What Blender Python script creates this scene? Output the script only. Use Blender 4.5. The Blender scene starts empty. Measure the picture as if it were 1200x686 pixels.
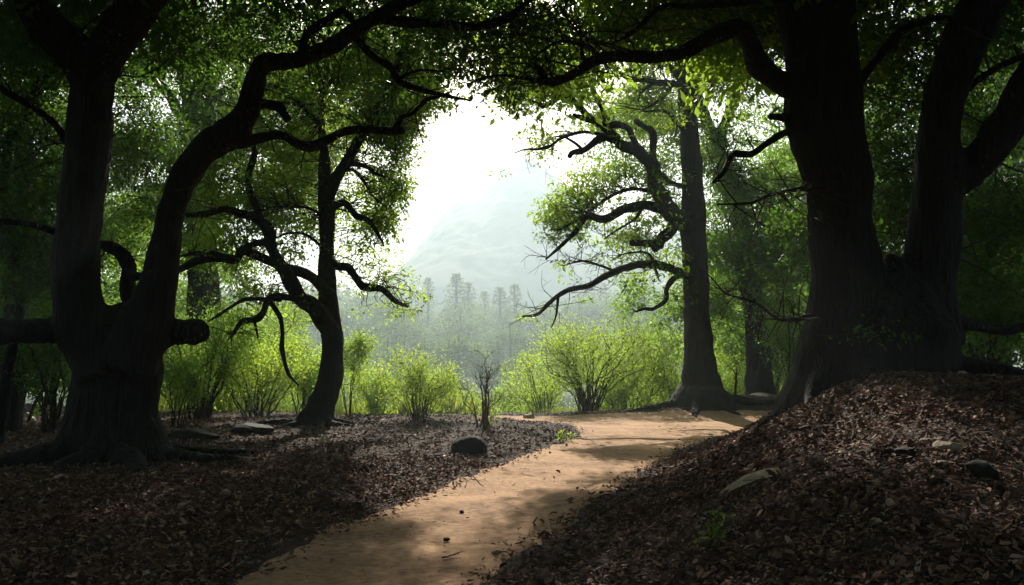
import bpy, math, random
import numpy as np
from mathutils import Vector, noise

R = math.radians
rng = np.random.default_rng(7)
random.seed(7)
sc = bpy.context.scene
col = sc.collection

# ------------------------------------------------------------------ camera, sky, sun, exposure
FPX, HOR, CAMZ = 1000.0, 425.0, 1.6            # focal length in pixels of a 1200 px wide frame, horizon row, eye height
PITCH = math.atan((HOR - 343.0) / FPX)
cd = bpy.data.cameras.new('camera')
cd.sensor_width = 36.0
cd.lens = 36.0 * FPX / 1200.0
cd.clip_end = 6000
cam = bpy.data.objects.new('camera', cd)
cam.location = (0, 0, CAMZ)
cam.rotation_euler = (R(90) + PITCH, 0, 0)
col.objects.link(cam)
sc.camera = cam

SUN_EL, SUN_AZ = R(32), R(-2.6)                 # azimuth measured from +Y towards +X
SUNV = np.array([math.sin(SUN_AZ) * math.cos(SUN_EL), math.cos(SUN_AZ) * math.cos(SUN_EL), math.sin(SUN_EL)])
w = bpy.data.worlds.new('World')
sc.world = w
w.use_nodes = True
nt = w.node_tree
nt.nodes.clear()
sky = nt.nodes.new('ShaderNodeTexSky')
sky.sky_type = 'NISHITA'
sky.sun_disc = False
sky.sun_elevation = SUN_EL
sky.sun_rotation = SUN_AZ
sky.air_density, sky.dust_density, sky.ozone_density = 1.0, 2.5, 1.0
bg = nt.nodes.new('ShaderNodeBackground')
bg.inputs['Strength'].default_value = 0.075
wo = nt.nodes.new('ShaderNodeOutputWorld')
nt.links.new(sky.outputs[0], bg.inputs[0])
nt.links.new(bg.outputs[0], wo.inputs[0])
sl = bpy.data.lights.new('sun', 'SUN')
sl.energy = 5.0
sl.angle = R(0.5)
sl.color = (1.0, 0.93, 0.82)
so = bpy.data.objects.new('sun', sl)
so.rotation_euler = Vector(SUNV).to_track_quat('Z', 'Y').to_euler()
so.location = (0, 30, 40)
col.objects.link(so)
vs = sc.view_settings
vs.view_transform = 'Standard'
vs.look = 'None'
vs.gamma = 1
vs.use_curve_mapping = False
vs.exposure = 1.2
HAZE = 0.0014
LAI = 3.8
UPPER = 1.7  # leaf density of the added out-of-frame crowns
cy = sc.cycles
cy.max_bounces = 8
cy.diffuse_bounces = 5
cy.glossy_bounces = 2
cy.transmission_bounces = 4
cy.volume_bounces = 2
cy.sample_clamp_indirect = 6
cy.caustics_reflective = cy.caustics_refractive = False
cy.use_denoising = True

# ------------------------------------------------------------------ helpers
cp, sp = math.cos(PITCH), math.sin(PITCH)


def at(px, py, D):
    """the point seen at pixel (px, py) of the 1200 x 686 photograph at world distance y = D"""
    u, v = (px - 600.0) / FPX, -(py - 343.0) / FPX
    d = np.array([u, cp - v * sp, sp + v * cp])
    return np.array([0, 0, CAMZ]) + d * (D / d[1])


def sm(t):
    t = np.clip(t, 0, 1)
    return t * t * (3 - 2 * t)


def vnoise(x, y, seed=0):
    """cheap smooth value noise on arrays"""
    xi, yi = np.floor(x).astype(np.int64), np.floor(y).astype(np.int64)
    xf, yf = sm(x - xi), sm(y - yi)

    def h(a, b):
        n = (a * 374761393 + b * 668265263 + seed * 1442695041) & 0x7fffffff
        n = ((n ^ (n >> 13)) * 1274126177) & 0x7fffffff
        return ((n ^ (n >> 16)) & 0xffff) / 65535.0 * 2 - 1
    return (h(xi, yi) * (1 - xf) + h(xi + 1, yi) * xf) * (1 - yf) + (h(xi, yi + 1) * (1 - xf) + h(xi + 1, yi + 1) * xf) * yf


PR = np.array([(-1.2, 2.0), (-.72, 4), (-.2, 6.1), (.35, 8), (.97, 9.8), (1.9, 12.4), (3.0, 15.6), (4.5, 19), (6.6, 21.8), (9.5, 23.0), (13, 23.4)])
PL = np.array([(-3.6, 2.0), (-2.9, 4), (-2.2, 6.1), (-1.98, 7.3), (-1.6, 8.9), (-.5, 12.5), (.84, 16.8), (1.55, 19.6), (1.35, 22.2), (.1, 23.6), (-1.6, 24.1)])
PF = np.array([(-1.6, 24.5), (.3, 25.3), (2.2, 25.9), (3.9, 26.0), (6, 25.7), (9, 25.9), (13, 26.2)])


def smooth_poly(P, n):
    P = np.asarray(P, float)
    Q = np.vstack([2 * P[0] - P[1], P, 2 * P[-1] - P[-2]])
    seg = len(P) - 1
    t = np.linspace(0, seg, n)
    i = np.minimum(t.astype(int), seg - 1)
    f = (t - i)[:, None]
    a, b, c, d = Q[i], Q[i + 1], Q[i + 2], Q[i + 3]
    return .5 * (2 * b + (c - a) * f + (2 * a - 5 * b + 4 * c - d) * f ** 2 + (3 * b - a - 3 * c + d) * f ** 3)


PATH = np.vstack([smooth_poly(PR, 60), smooth_poly(PF, 40)[::-1], smooth_poly(PL, 60)[::-1]])


def path_sd(x, y):
    """signed distance to the path's edge, negative inside"""
    x, y = np.asarray(x, float), np.asarray(y, float)
    sh = x.shape
    x, y = x.ravel(), y.ravel()
    best = np.full(x.shape, 1e9)
    ins = np.zeros(x.shape, bool)
    A, B = PATH, np.roll(PATH, -1, 0)
    for (ax, ay), (bx, by) in zip(A, B):
        dx, dy = bx - ax, by - ay
        t = np.clip(((x - ax) * dx + (y - ay) * dy) / (dx * dx + dy * dy + 1e-9), 0, 1)
        best = np.minimum(best, np.hypot(x - ax - t * dx, y - ay - t * dy))
        if ay != by:
            ins ^= ((ay > y) != (by > y)) & (x < (bx - ax) * (y - ay) / (by - ay) + ax)
    return np.where(ins, -best, best).reshape(sh)


def ground(x, y, fine=1.0):
    x, y = np.asarray(x, float), np.asarray(y, float)
    xe = np.interp(y, PR[:, 1], PR[:, 0])
    d = np.minimum((x - xe) * .85, (23.2 - y) * .8)
    z = 1.4 * sm(d / 3.1) * sm((y - .5) / 11.0)
    z = z + .55 * np.exp(-(((x - 7.5) / 4.5) ** 2 + ((y - 29) / 3.0) ** 2))
    xl = np.interp(y, PL[:, 1], PL[:, 0])
    z = z + .12 * sm((xl - x - .2) / 1.8) * sm((26 - y) / 4)
    yc = 26.5 + np.maximum(0, -6 - x) * .5 + np.maximum(0, x - 6) * 1.2
    fall = np.maximum(0, y - yc)
    z = z - 6.0 * (1 - np.exp(-(fall / 16.0) ** 1.5))
    z = z + np.maximum(0, y - 110) * .06
    near = sm((60 - y) / 20) * sm((40 - np.abs(x)) / 10)
    z = z + near * fine * (.05 * vnoise(x * .8, y * .8, 1) + .025 * vnoise(x * 2.3, y * 2.3, 2) + .012 * vnoise(x * 6, y * 6, 3))
    return z


def ground_smooth(x, y):
    """the terrain worn level where people walk"""
    return ground(x, y, .25)


def g1(x, y):
    return float(ground(np.array([x]), np.array([y]))[0])


def on_ground(px, py, hint=None):
    """march the pixel's ray to the terrain"""
    D = np.linspace(2.5, 60, 1200)
    u, v = (px - 600.0) / FPX, -(py - 343.0) / FPX
    d = np.array([u, cp - v * sp, sp + v * cp])
    d = d / d[1]
    P = np.array([0, 0, CAMZ]) + D[:, None] * d
    below = P[:, 2] < ground(P[:, 0], P[:, 1])
    i = int(np.argmax(below)) if below.any() else 600
    p = P[i].copy()
    p[2] = g1(p[0], p[1])
    return p


def nrm(a):
    return a / (np.linalg.norm(a, axis=-1, keepdims=True) + 1e-9)


def mesh_np(name, V, quads=None, tris=None, mats=(), mat_q=None, rnd=None, smooth=False):
    me = bpy.data.meshes.new(name)
    V = np.asarray(V, np.float32)
    nq = 0 if quads is None else len(quads)
    ntr = 0 if tris is None else len(tris)
    me.vertices.add(len(V))
    me.vertices.foreach_set('co', V.ravel())
    loops = []
    if nq: loops.append(np.asarray(quads, np.int32).ravel())
    if ntr: loops.append(np.asarray(tris, np.int32).ravel())
    lv = np.concatenate(loops)
    me.loops.add(len(lv))
    me.loops.foreach_set('vertex_index', lv)
    me.polygons.add(nq + ntr)
    st = np.concatenate([np.arange(nq) * 4, nq * 4 + np.arange(ntr) * 3]).astype(np.int32)
    me.polygons.foreach_set('loop_start', st)
    for m in mats: me.materials.append(m)
    if mat_q is not None: me.polygons.foreach_set('material_index', np.asarray(mat_q, np.int32))
    me.polygons.foreach_set('use_smooth', np.full(nq + ntr, bool(smooth)) if np.isscalar(smooth) else smooth)
    if rnd is not None:
        a = me.attributes.new('rnd', 'FLOAT', 'FACE')
        a.data.foreach_set('value', np.asarray(rnd, np.float32))
    me.update(calc_edges=True)
    return me


def link(name, me, parent=None, loc=None):
    o = bpy.data.objects.new(name, me)
    col.objects.link(o)
    if parent is not None: o.parent = parent
    if loc is not None: o.location = loc
    return o


def tag(o, label=None, cat=None, group=None, kind=None):
    if label: o['label'] = label
    if cat: o['category'] = cat
    if group: o['group'] = group
    if kind: o['kind'] = kind
    return o


def empty(name, loc, label, cat, group=None):
    o = bpy.data.objects.new(name, None)
    o.empty_display_size = .2
    o.location = loc
    col.objects.link(o)
    return tag(o, label, cat, group)


# ------------------------------------------------------------------ materials
def new_mat(name):
    m = bpy.data.materials.new(name)
    m.use_nodes = True
    m.node_tree.nodes.clear()
    return m, m.node_tree.nodes, m.node_tree.links


def ramp(N, stops):
    r = N.new('ShaderNodeValToRGB')
    els = r.color_ramp.elements
    while len(els) < len(stops): els.new(.5)
    for e, (p, c) in zip(els, stops):
        e.position = p
        e.color = (*c, 1)
    return r


def leaf_mat(name, dark, light, trans, tw=.5, rough=.45):
    m, N, L = new_mat(name)
    at_ = N.new('ShaderNodeAttribute'); at_.attribute_name = 'rnd'
    r1 = ramp(N, [(0, dark), (.75, light), (1, tuple(min(1, c * 1.25) for c in light))])
    r2 = ramp(N, [(0, tuple(c * .65 for c in trans)), (.7, trans), (1, (trans[0] * 1.35, trans[1] * 1.12, trans[2] * .9))])
    L.new(at_.outputs['Fac'], r1.inputs[0]); L.new(at_.outputs['Fac'], r2.inputs[0])
    pb = N.new('ShaderNodeBsdfPrincipled')
    pb.inputs['Roughness'].default_value = rough
    pb.inputs['Specular IOR Level'].default_value = .12
    L.new(r1.outputs[0], pb.inputs['Base Color'])
    tr = N.new('ShaderNodeBsdfTranslucent')
    L.new(r2.outputs[0], tr.inputs['Color'])
    mx = N.new('ShaderNodeMixShader'); mx.inputs[0].default_value = tw
    o = N.new('ShaderNodeOutputMaterial')
    L.new(pb.outputs[0], mx.inputs[1]); L.new(tr.outputs[0], mx.inputs[2]); L.new(mx.outputs[0], o.inputs[0])
    return m


def bark_mat(name, c0, c1, moss=(.03, .04, .012), mossy=.25, scale=1.0):
    m, N, L = new_mat(name)
    tc = N.new('ShaderNodeTexCoord')
    mp = N.new('ShaderNodeMapping'); mp.inputs['Scale'].default_value = (7 * scale, 7 * scale, 1.3 * scale)
    L.new(tc.outputs['Object'], mp.inputs[0])
    n1 = N.new('ShaderNodeTexNoise'); n1.inputs['Scale'].default_value = 2.2; n1.inputs['Detail'].default_value = 8; n1.inputs['Distortion'].default_value = .6
    L.new(mp.outputs[0], n1.inputs[0])
    vo = N.new('ShaderNodeTexVoronoi'); vo.feature = 'DISTANCE_TO_EDGE'; vo.inputs['Scale'].default_value = 2.6
    L.new(mp.outputs[0], vo.inputs[0])
    n2 = N.new('ShaderNodeTexNoise'); n2.inputs['Scale'].default_value = 1.6; n2.inputs['Detail'].default_value = 5
    L.new(tc.outputs['Object'], n2.inputs[0])
    r = ramp(N, [(.3, c0), (.7, c1)])
    L.new(n1.outputs[0], r.inputs[0])
    r2 = ramp(N, [(.5, (0, 0, 0)), (.72, (mossy, mossy, mossy))])
    L.new(n2.outputs[0], r2.inputs[0])
    mx = N.new('ShaderNodeMix'); mx.data_type = 'RGBA'
    L.new(r2.outputs[0], mx.inputs['Factor']); L.new(r.outputs[0], mx.inputs['A'])
    mx.inputs['B'].default_value = (*moss, 1)
    pb = N.new('ShaderNodeBsdfPrincipled'); pb.inputs['Roughness'].default_value = .9; pb.inputs['Specular IOR Level'].default_value = .2
    L.new(mx.outputs['Result'], pb.inputs['Base Color'])
    ad = N.new('ShaderNodeMath'); ad.operation = 'MULTIPLY_ADD'; ad.inputs[1].default_value = .8
    L.new(vo.outputs['Distance'], ad.inputs[0]); L.new(n1.outputs[0], ad.inputs[2])
    b = N.new('ShaderNodeBump'); b.inputs['Strength'].default_value = .9; b.inputs['Distance'].default_value = .05
    L.new(ad.outputs[0], b.inputs['Height']); L.new(b.outputs[0], pb.inputs['Normal'])
    o = N.new('ShaderNodeOutputMaterial'); L.new(pb.outputs[0], o.inputs[0])
    return m


def earth_mat(name, stops, scale, bump, dist=.03, rough=.95, speck=None):
    m, N, L = new_mat(name)
    tc = N.new('ShaderNodeTexCoord')
    n1 = N.new('ShaderNodeTexNoise'); n1.inputs['Scale'].default_value = scale; n1.inputs['Detail'].default_value = 10; n1.inputs['Roughness'].default_value = .65
    n2 = N.new('ShaderNodeTexNoise'); n2.inputs['Scale'].default_value = scale * 14; n2.inputs['Detail'].default_value = 6
    L.new(tc.outputs['Object'], n1.inputs[0]); L.new(tc.outputs['Object'], n2.inputs[0])
    mixf = N.new('ShaderNodeMath'); mixf.operation = 'MULTIPLY_ADD'; mixf.inputs[1].default_value = .45
    L.new(n2.outputs[0], mixf.inputs[0])
    h = N.new('ShaderNodeMath'); h.operation = 'MULTIPLY'; h.inputs[1].default_value = .55
    L.new(n1.outputs[0], h.inputs[0]); L.new(h.outputs[0], mixf.inputs[2])
    n3 = N.new('ShaderNodeTexNoise'); n3.inputs['Scale'].default_value = scale * 75; n3.inputs['Detail'].default_value = 4
    L.new(tc.outputs['Object'], n3.inputs[0])
    gr = N.new('ShaderNodeMath'); gr.operation = 'MULTIPLY_ADD'; gr.inputs[1].default_value = .22; 
    L.new(n3.outputs[0], gr.inputs[0])
    sb = N.new('ShaderNodeMath'); sb.operation = 'SUBTRACT'; sb.inputs[1].default_value = .11
    L.new(mixf.outputs[0], sb.inputs[0]); L.new(sb.outputs[0], gr.inputs[2])
    mixf = gr
    r = ramp(N, stops)
    L.new(mixf.outputs[0], r.inputs[0])
    pb = N.new('ShaderNodeBsdfPrincipled'); pb.inputs['Roughness'].default_value = rough; pb.inputs['Specular IOR Level'].default_value = .15
    L.new(r.outputs[0], pb.inputs['Base Color'])
    b = N.new('ShaderNodeBump'); b.inputs['Strength'].default_value = bump; b.inputs['Distance'].default_value = dist
    L.new(mixf.outputs[0], b.inputs['Height']); L.new(b.outputs[0], pb.inputs['Normal'])
    o = N.new('ShaderNodeOutputMaterial'); L.new(pb.outputs[0], o.inputs[0])
    return m


def litter_mat():
    m, N, L = new_mat('dry_leaf')
    a = N.new('ShaderNodeAttribute'); a.attribute_name = 'rnd'
    r = ramp(N, [(0, (.04, .022, .014)), (.4, (.14, .074, .045)), (.72, (.33, .185, .115)), (.93, (.52, .36, .24)), (.97, (.42, .35, .28)), (1, (.22, .035, .02))])
    L.new(a.outputs['Fac'], r.inputs[0])
    pb = N.new('ShaderNodeBsdfPrincipled'); pb.inputs['Roughness'].default_value = .75; pb.inputs['Specular IOR Level'].default_value = .08
    L.new(r.outputs[0], pb.inputs['Base Color'])
    o = N.new('ShaderNodeOutputMaterial'); L.new(pb.outputs[0], o.inputs[0])
    return m


M_bark = bark_mat('dark_bark', (.007, .006, .0045), (.024, .019, .015))
M_bark2 = bark_mat('grey_bark', (.012, .010, .008), (.036, .030, .024), mossy=.4)
M_twig = bark_mat('twig_bark', (.03, .02, .014), (.07, .05, .035), mossy=0)
M_red = bark_mat('reddish_twig', (.10, .055, .035), (.20, .12, .08), mossy=0)
M_leafD = leaf_mat('shaded_green_leaf', (.025, .058, .012), (.055, .11, .02), (.13, .27, .025), .55)  # darker leaf copy: shade of the canopy put into its colour
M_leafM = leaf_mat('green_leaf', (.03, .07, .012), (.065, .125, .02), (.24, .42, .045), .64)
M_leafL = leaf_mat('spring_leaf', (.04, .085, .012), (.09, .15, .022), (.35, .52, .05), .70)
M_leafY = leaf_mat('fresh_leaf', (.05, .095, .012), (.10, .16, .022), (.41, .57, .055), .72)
M_grass = leaf_mat('grass_blade', (.05, .09, .015), (.10, .15, .025), (.30, .38, .04), .5)
M_far = leaf_mat('far_foliage', (.03, .06, .02), (.07, .13, .04), (.18, .27, .05), .45, .9)
M_ground = earth_mat('forest_soil', [(.3, (.016, .011, .008)), (.5, (.045, .029, .02)), (.72, (.10, .065, .045))], 1.6, .9, .05)
M_path = earth_mat('sandy_path', [(.32, (.14, .08, .045)), (.47, (.34, .198, .105)), (.66, (.56, .345, .185))], .9, .55, .03)
M_rock = earth_mat('weathered_stone', [(.3, (.10, .078, .045)), (.5, (.25, .20, .12)), (.72, (.38, .32, .2))], 3, .7, .03, .85)
M_rockD = earth_mat('dark_mossy_stone', [(.3, (.007, .008, .004)), (.5, (.016, .017, .009)), (.72, (.04, .038, .02))], 3.5, .8, .03, .85)
M_mount = earth_mat('wooded_rock', [(.3, (.02, .035, .018)), (.55, (.04, .06, .03)), (.75, (.12, .12, .1))], .05, .6, 2)
M_litter = litter_mat()
M_meadow = earth_mat('meadow', [(.3, (.03, .04, .012)), (.5, (.07, .09, .025)), (.72, (.13, .15, .04))], .7, .6, .1)

# ------------------------------------------------------------------ setting
def build_ground():
    def axis(fine0, fine1, step, lim0, lim1, gr=1.18):
        a = list(np.arange(fine0, fine1, step))
        s, v = step, fine1
        while v < lim1:
            a.append(v); s *= gr; v += s
        a.append(lim1)
        s, v, lo = step, fine0, []
        while v > lim0:
            s *= gr; v -= s; lo.append(max(v, lim0))
        return np.array(lo[::-1] + a)
    X = axis(-9, 9, .09, -640, 640)
    Y = axis(2.5, 28, .09, -70, 1000)
    gx, gy = np.meshgrid(X, Y)
    z = ground(gx, gy)
    near = (np.abs(gx) < 12) & (gy < 30) & (gy > 0)
    sd = np.full(gx.shape, 9.0)
    sd[near] = path_sd(gx[near], gy[near])
    k = sm((-sd) / .3)
    z = z * (1 - k) + (ground(gx, gy, .25) - .06) * k
    ny, nx = gx.shape
    V = np.stack([gx, gy, z], -1).reshape(-1, 3)
    i = (np.arange(ny - 1)[:, None] * nx + np.arange(nx - 1)[None]).ravel()
    Q = np.stack([i, i + 1, i + nx + 1, i + nx], -1)
    mi = (gy.ravel()[Q[:, 0]] > 27.5 + np.maximum(0, np.abs(gx.ravel()[Q[:, 0]]) - 6) * .8).astype(int)
    tag(link('ground', mesh_np('ground', V, Q, mats=[M_ground, M_meadow], mat_q=mi, smooth=True)), kind='structure')
    # path: its own sheet, ragged where it meets the leaf litter
    X = np.arange(-5, 13.2, .07); Y = np.arange(2.2, 27.2, .07)
    gx, gy = np.meshgrid(X, Y)
    sd = path_sd(gx, gy) + .10 * vnoise(gx * 1.7, gy * 1.7, 8) + .06 * vnoise(gx * 5, gy * 5, 9)
    wear = .004 * vnoise(gx * 1.1 + 3, gy * .7, 5) + .007 * vnoise(gx * 3.1, gy * 2.2, 6) + .005 * vnoise(gx * 9, gy * 7, 7)
    k = sm((-sd) / .5)
    z = ground(gx, gy) * (1 - k) + ground_smooth(gx, gy) * k - .012 * sm((-sd - .1) / .6) + np.where(sd < -.25, wear, wear * .3) + .008 - .05 * sm((sd + .06) / .12)
    ny, nx = gx.shape
    V = np.stack([gx, gy, z], -1).reshape(-1, 3)
    i = (np.arange(ny - 1)[:, None] * nx + np.arange(nx - 1)[None]).ravel()
    Q = np.stack([i, i + 1, i + nx + 1, i + nx], -1)
    Q = Q[(sd.ravel()[Q] < .1).all(1)]
    used = np.unique(Q); rem = np.zeros(len(V), int); rem[used] = np.arange(len(used))
    tag(link('path', mesh_np('path', V[used], rem[Q], mats=[M_path], smooth=True)), kind='structure')


def build_mountain():
    # a steep wooded peak with a long left shoulder, rising out of the far side of the valley
    K = 1.58
    X = np.linspace(-190, 260, 300); Y = np.linspace(225, 520, 160)
    gx, gy = np.meshgrid(X, Y)
    ridge = np.interp(gx, [-190, -110, -80, -56, -44, -36, -29, -22, -12, -2, 5, 10, 17, 26, 36, 57, 90, 140, 260], [2, 5, 7, 10, 23, 37, 46, 53, 60, 69, 73, 73, 67, 56, 48, 38, 40, 34, 10])
    mid = 360 + 14 * vnoise(gx / 30, gx * 0, 6)
    fall = np.abs(gy - mid) / np.where(gy < mid, 115, 150)
    z = ridge * np.clip(1 - fall, 0, 1) ** (.85 + .1 * vnoise(gx / 16, gy / 60, 9))
    z = z + sm(z / 25) * (.7 * vnoise(gx / 12, gy / 12, 3) + .6 * vnoise(gx / 5, gy / 5, 4) + .8 * vnoise(gx / 1.9, gy / 2.2, 4))
    edge = np.minimum.reduce([gx + 190, 260 - gx, gy - 225, 520 - gy])
    z = z + 16 - 12 * sm((25 - edge) / 25)
    gx, gy, z = gx * K, gy * K, z * K
    ny, nx = gx.shape
    V = np.stack([gx, gy, z], -1).reshape(-1, 3)
    i = (np.arange(ny - 1)[:, None] * nx + np.arange(nx - 1)[None]).ravel()
    tag(link('mountain', mesh_np('mountain', V, np.stack([i, i + 1, i + nx + 1, i + nx], -1), mats=[M_mount], smooth=True)), kind='structure')


# ------------------------------------------------------------------ tubes and leaves
def resample(P, rad, step):
    P = np.asarray(P, float); rad = np.asarray(rad, float)
    n = max(6, int(np.linalg.norm(np.diff(P, axis=0), axis=1).sum() / step))
    S = smooth_poly(np.hstack([P, rad[:, None]]), n)
    return S[:, :3], np.maximum(S[:, 3], .0015)


class Geo:
    """collects tubes (quads) and leaves (quads) of one mesh"""
    def __init__(s):
        s.V, s.Q, s.M, s.Rn, s.S, s.n = [], [], [], [], [], 0

    def add(s, V, Q, m, rnd, smooth):
        s.V.append(V); s.Q.append(Q + s.n); s.n += len(V)
        s.M.append(np.full(len(Q), m)); s.Rn.append(rnd); s.S.append(np.full(len(Q), smooth))

    def tube(s, P, rad, sides=8, m=0, rough=0.0, lobes=0.0, seed=0, cap=False):
        P = np.asarray(P, float); rad = np.asarray(rad, float)
        if cap: sides += sides % 2
        T = nrm(np.gradient(P, axis=0))
        up = np.array([0, 0, 1.0]) if abs(T[0][2]) < .9 else np.array([0, 1.0, 0])
        A = np.empty_like(P)
        a = nrm(np.cross(T[0], up))
        for i in range(len(P)):
            a = a - T[i] * a.dot(T[i]); a = a / (np.linalg.norm(a) + 1e-9); A[i] = a
        B = np.cross(T, A)
        th = np.arange(sides) / sides * 2 * math.pi
        rr = np.repeat(rad[:, None], sides, 1)
        if lobes:
            ph = seed * 1.7
            rr = rr * (1 + lobes * (np.sin(th * 3 + ph)[None] * .5 + np.sin(th * 5 + ph * 2 + np.arange(len(P))[:, None] * .05) * .35))
        V = P[:, None] + rr[..., None] * (np.cos(th)[None, :, None] * A[:, None] + np.sin(th)[None, :, None] * B[:, None])
        if rough:
            sh = V.shape; F = V.reshape(-1, 3); out = np.empty(len(F))
            for k, p in enumerate(F):
                q = Vector((p[0] * 3.1 + seed, p[1] * 3.1, p[2] * 1.1))
                q2 = Vector((p[0] * 10 + seed, p[1] * 10, p[2] * 2.5))
                out[k] = noise.noise(q) * .65 + noise.noise(q2) * .45
            dirs = nrm(V - P[:, None]).reshape(-1, 3)
            V = (F + dirs * (out * rough * np.repeat(rad, sides))[:, None]).reshape(sh)
        V = V.reshape(-1, 3)
        n = len(P)
        i = (np.arange(n - 1)[:, None] * sides + np.arange(sides)[None])
        j = (np.arange(n - 1)[:, None] * sides + (np.arange(sides)[None] + 1) % sides)
        Q = np.stack([i, j, j + sides, i + sides], -1).reshape(-1, 4)
        if cap:   # a torn, slightly pointed end
            V = np.vstack([V, P[-1] + T[-1] * rad[-1] * .35])
            e = (n - 1) * sides
            c = np.stack([e + np.arange(0, sides, 2), e + (np.arange(0, sides, 2) + 1) % sides, e + (np.arange(0, sides, 2) + 2) % sides, np.full(sides // 2, n * sides)], -1)
            Q = np.vstack([Q, c])
        s.add(V, Q, m, np.zeros(len(Q)), True)

    def leaves(s, P, D, Nn, size, rnd, m=1, asp=.5, bend=.12):
        n = len(P)
        if n == 0: return
        D = nrm(D); W = nrm(np.cross(Nn, D)); Nn = np.cross(D, W)
        size = np.asarray(size).reshape(-1, 1)
        b = P
        l = P + D * size * .48 + W * size * asp * .5 - Nn * size * bend * .5
        r = P + D * size * .48 - W * size * asp * .5 - Nn * size * bend * .5
        t = P + D * size - Nn * size * bend
        V = np.stack([b, r, t, l], 1).reshape(-1, 3)
        Q = np.arange(n * 4).reshape(-1, 4)
        s.add(V, Q, m, rnd, False)

    def build(s, name, mats, parent=None, base=(0, 0, 0), shade=None):
        V = np.vstack(s.V) - np.asarray(base)
        return link(name, mesh_np(name, V, np.vstack(s.Q), mats=mats, mat_q=np.concatenate(s.M), rnd=np.concatenate(s.Rn), smooth=np.concatenate(s.S)), parent)


# sunlight that reaches the ground in the photograph: open lanes through the canopy, along the sun's direction
LANES = []


def lane(px, py, r):
    LANES.append((on_ground(px, py), r))


def lane_keep(P, margin=0.0):
    keep = np.ones(len(P), bool)
    for q, r in LANES:
        d = P - q
        t = d @ SUNV
        perp = np.linalg.norm(d - t[:, None] * SUNV, axis=1)
        keep &= ~((t > 0) & (perp < r + margin))
    return keep


def pix(P):
    d = P - np.array([0, 0, CAMZ])
    y = d[:, 1] * cp + d[:, 2] * sp
    v = -d[:, 1] * sp + d[:, 2] * cp
    y = np.where(np.abs(y) < .1, .1, y)
    return 600 + d[:, 0] / y * FPX, 343 - v / y * FPX, y


def spray(geo, C, Rr, n, size, m=1, flat=.13, tilt=.25, asp=.5):
    """n leaves on each of the flattish sprays centred at C (k x 3)"""
    k = len(C)
    if k == 0: return
    N0 = nrm(np.stack([rng.normal(0, tilt, k), rng.normal(0, tilt, k), np.ones(k)], -1))
    A0 = nrm(np.cross(N0, np.stack([np.cos(t := rng.uniform(0, 6.28, k)), np.sin(t), np.zeros(k)], -1)))
    B0 = np.cross(N0, A0)
    rr = np.sqrt(rng.uniform(0, 1, (k, n))) * np.asarray(Rr).reshape(-1, 1) * rng.uniform(.6, 1.15, (k, 1))
    th = rng.uniform(0, 6.28, (k, n))
    el = rng.uniform(.55, 1, (k, 1))
    h = rng.normal(0, flat, (k, n)) * np.asarray(Rr).reshape(-1, 1)
    off = (rr * np.cos(th))[..., None] * A0[:, None] + (rr * el * np.sin(th))[..., None] * B0[:, None] + h[..., None] * N0[:, None]
    P = (C[:, None] + off).reshape(-1, 3)
    P[:, 2] -= (.25 * rr ** 2 / np.maximum(np.asarray(Rr).reshape(-1, 1), .1)).ravel()
    nn = k * n
    out = nrm(off).reshape(-1, 3)
    D = nrm(out * .7 + rng.normal(0, .6, (nn, 3)) + np.array([0, 0, -.25]))
    Nn = nrm(np.repeat(N0, n, 0) + rng.normal(0, .45, (nn, 3)))
    s = size * np.clip(rng.lognormal(-.1, .38, nn), .35, 2.0)
    rnd = np.clip(np.repeat(rng.normal(.5, .17, k), n) + rng.normal(0, .17, nn), 0, 1)
    geo.leaves(P, D, Nn, s, rnd, m, asp)


def px_blob(px, py, D, ax, ay, dep):
    s = D / FPX
    return at(px, py, D), np.array([ax * s, dep, ay * s])


GAP = np.array([(505, 128), (545, 150), (575, 138), (600, 140), (612, 170), (600, 182), (640, 190), (668, 195), (640, 215), (622, 240), (610, 290), (618, 320), (600, 470), (400, 470), (405, 395), (455, 385), (510, 352), (488, 315), (470, 290), (478, 250), (488, 215), (492, 160)], float)


def in_poly(x, y, poly):
    ins = np.zeros(len(x), bool)
    for (ax, ay), (bx, by) in zip(poly, np.roll(poly, -1, 0)):
        if ay != by:
            ins ^= ((ay > y) != (by > y)) & (x < (bx - ax) * (y - ay) / (by - ay) + ax)
    return ins


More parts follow.
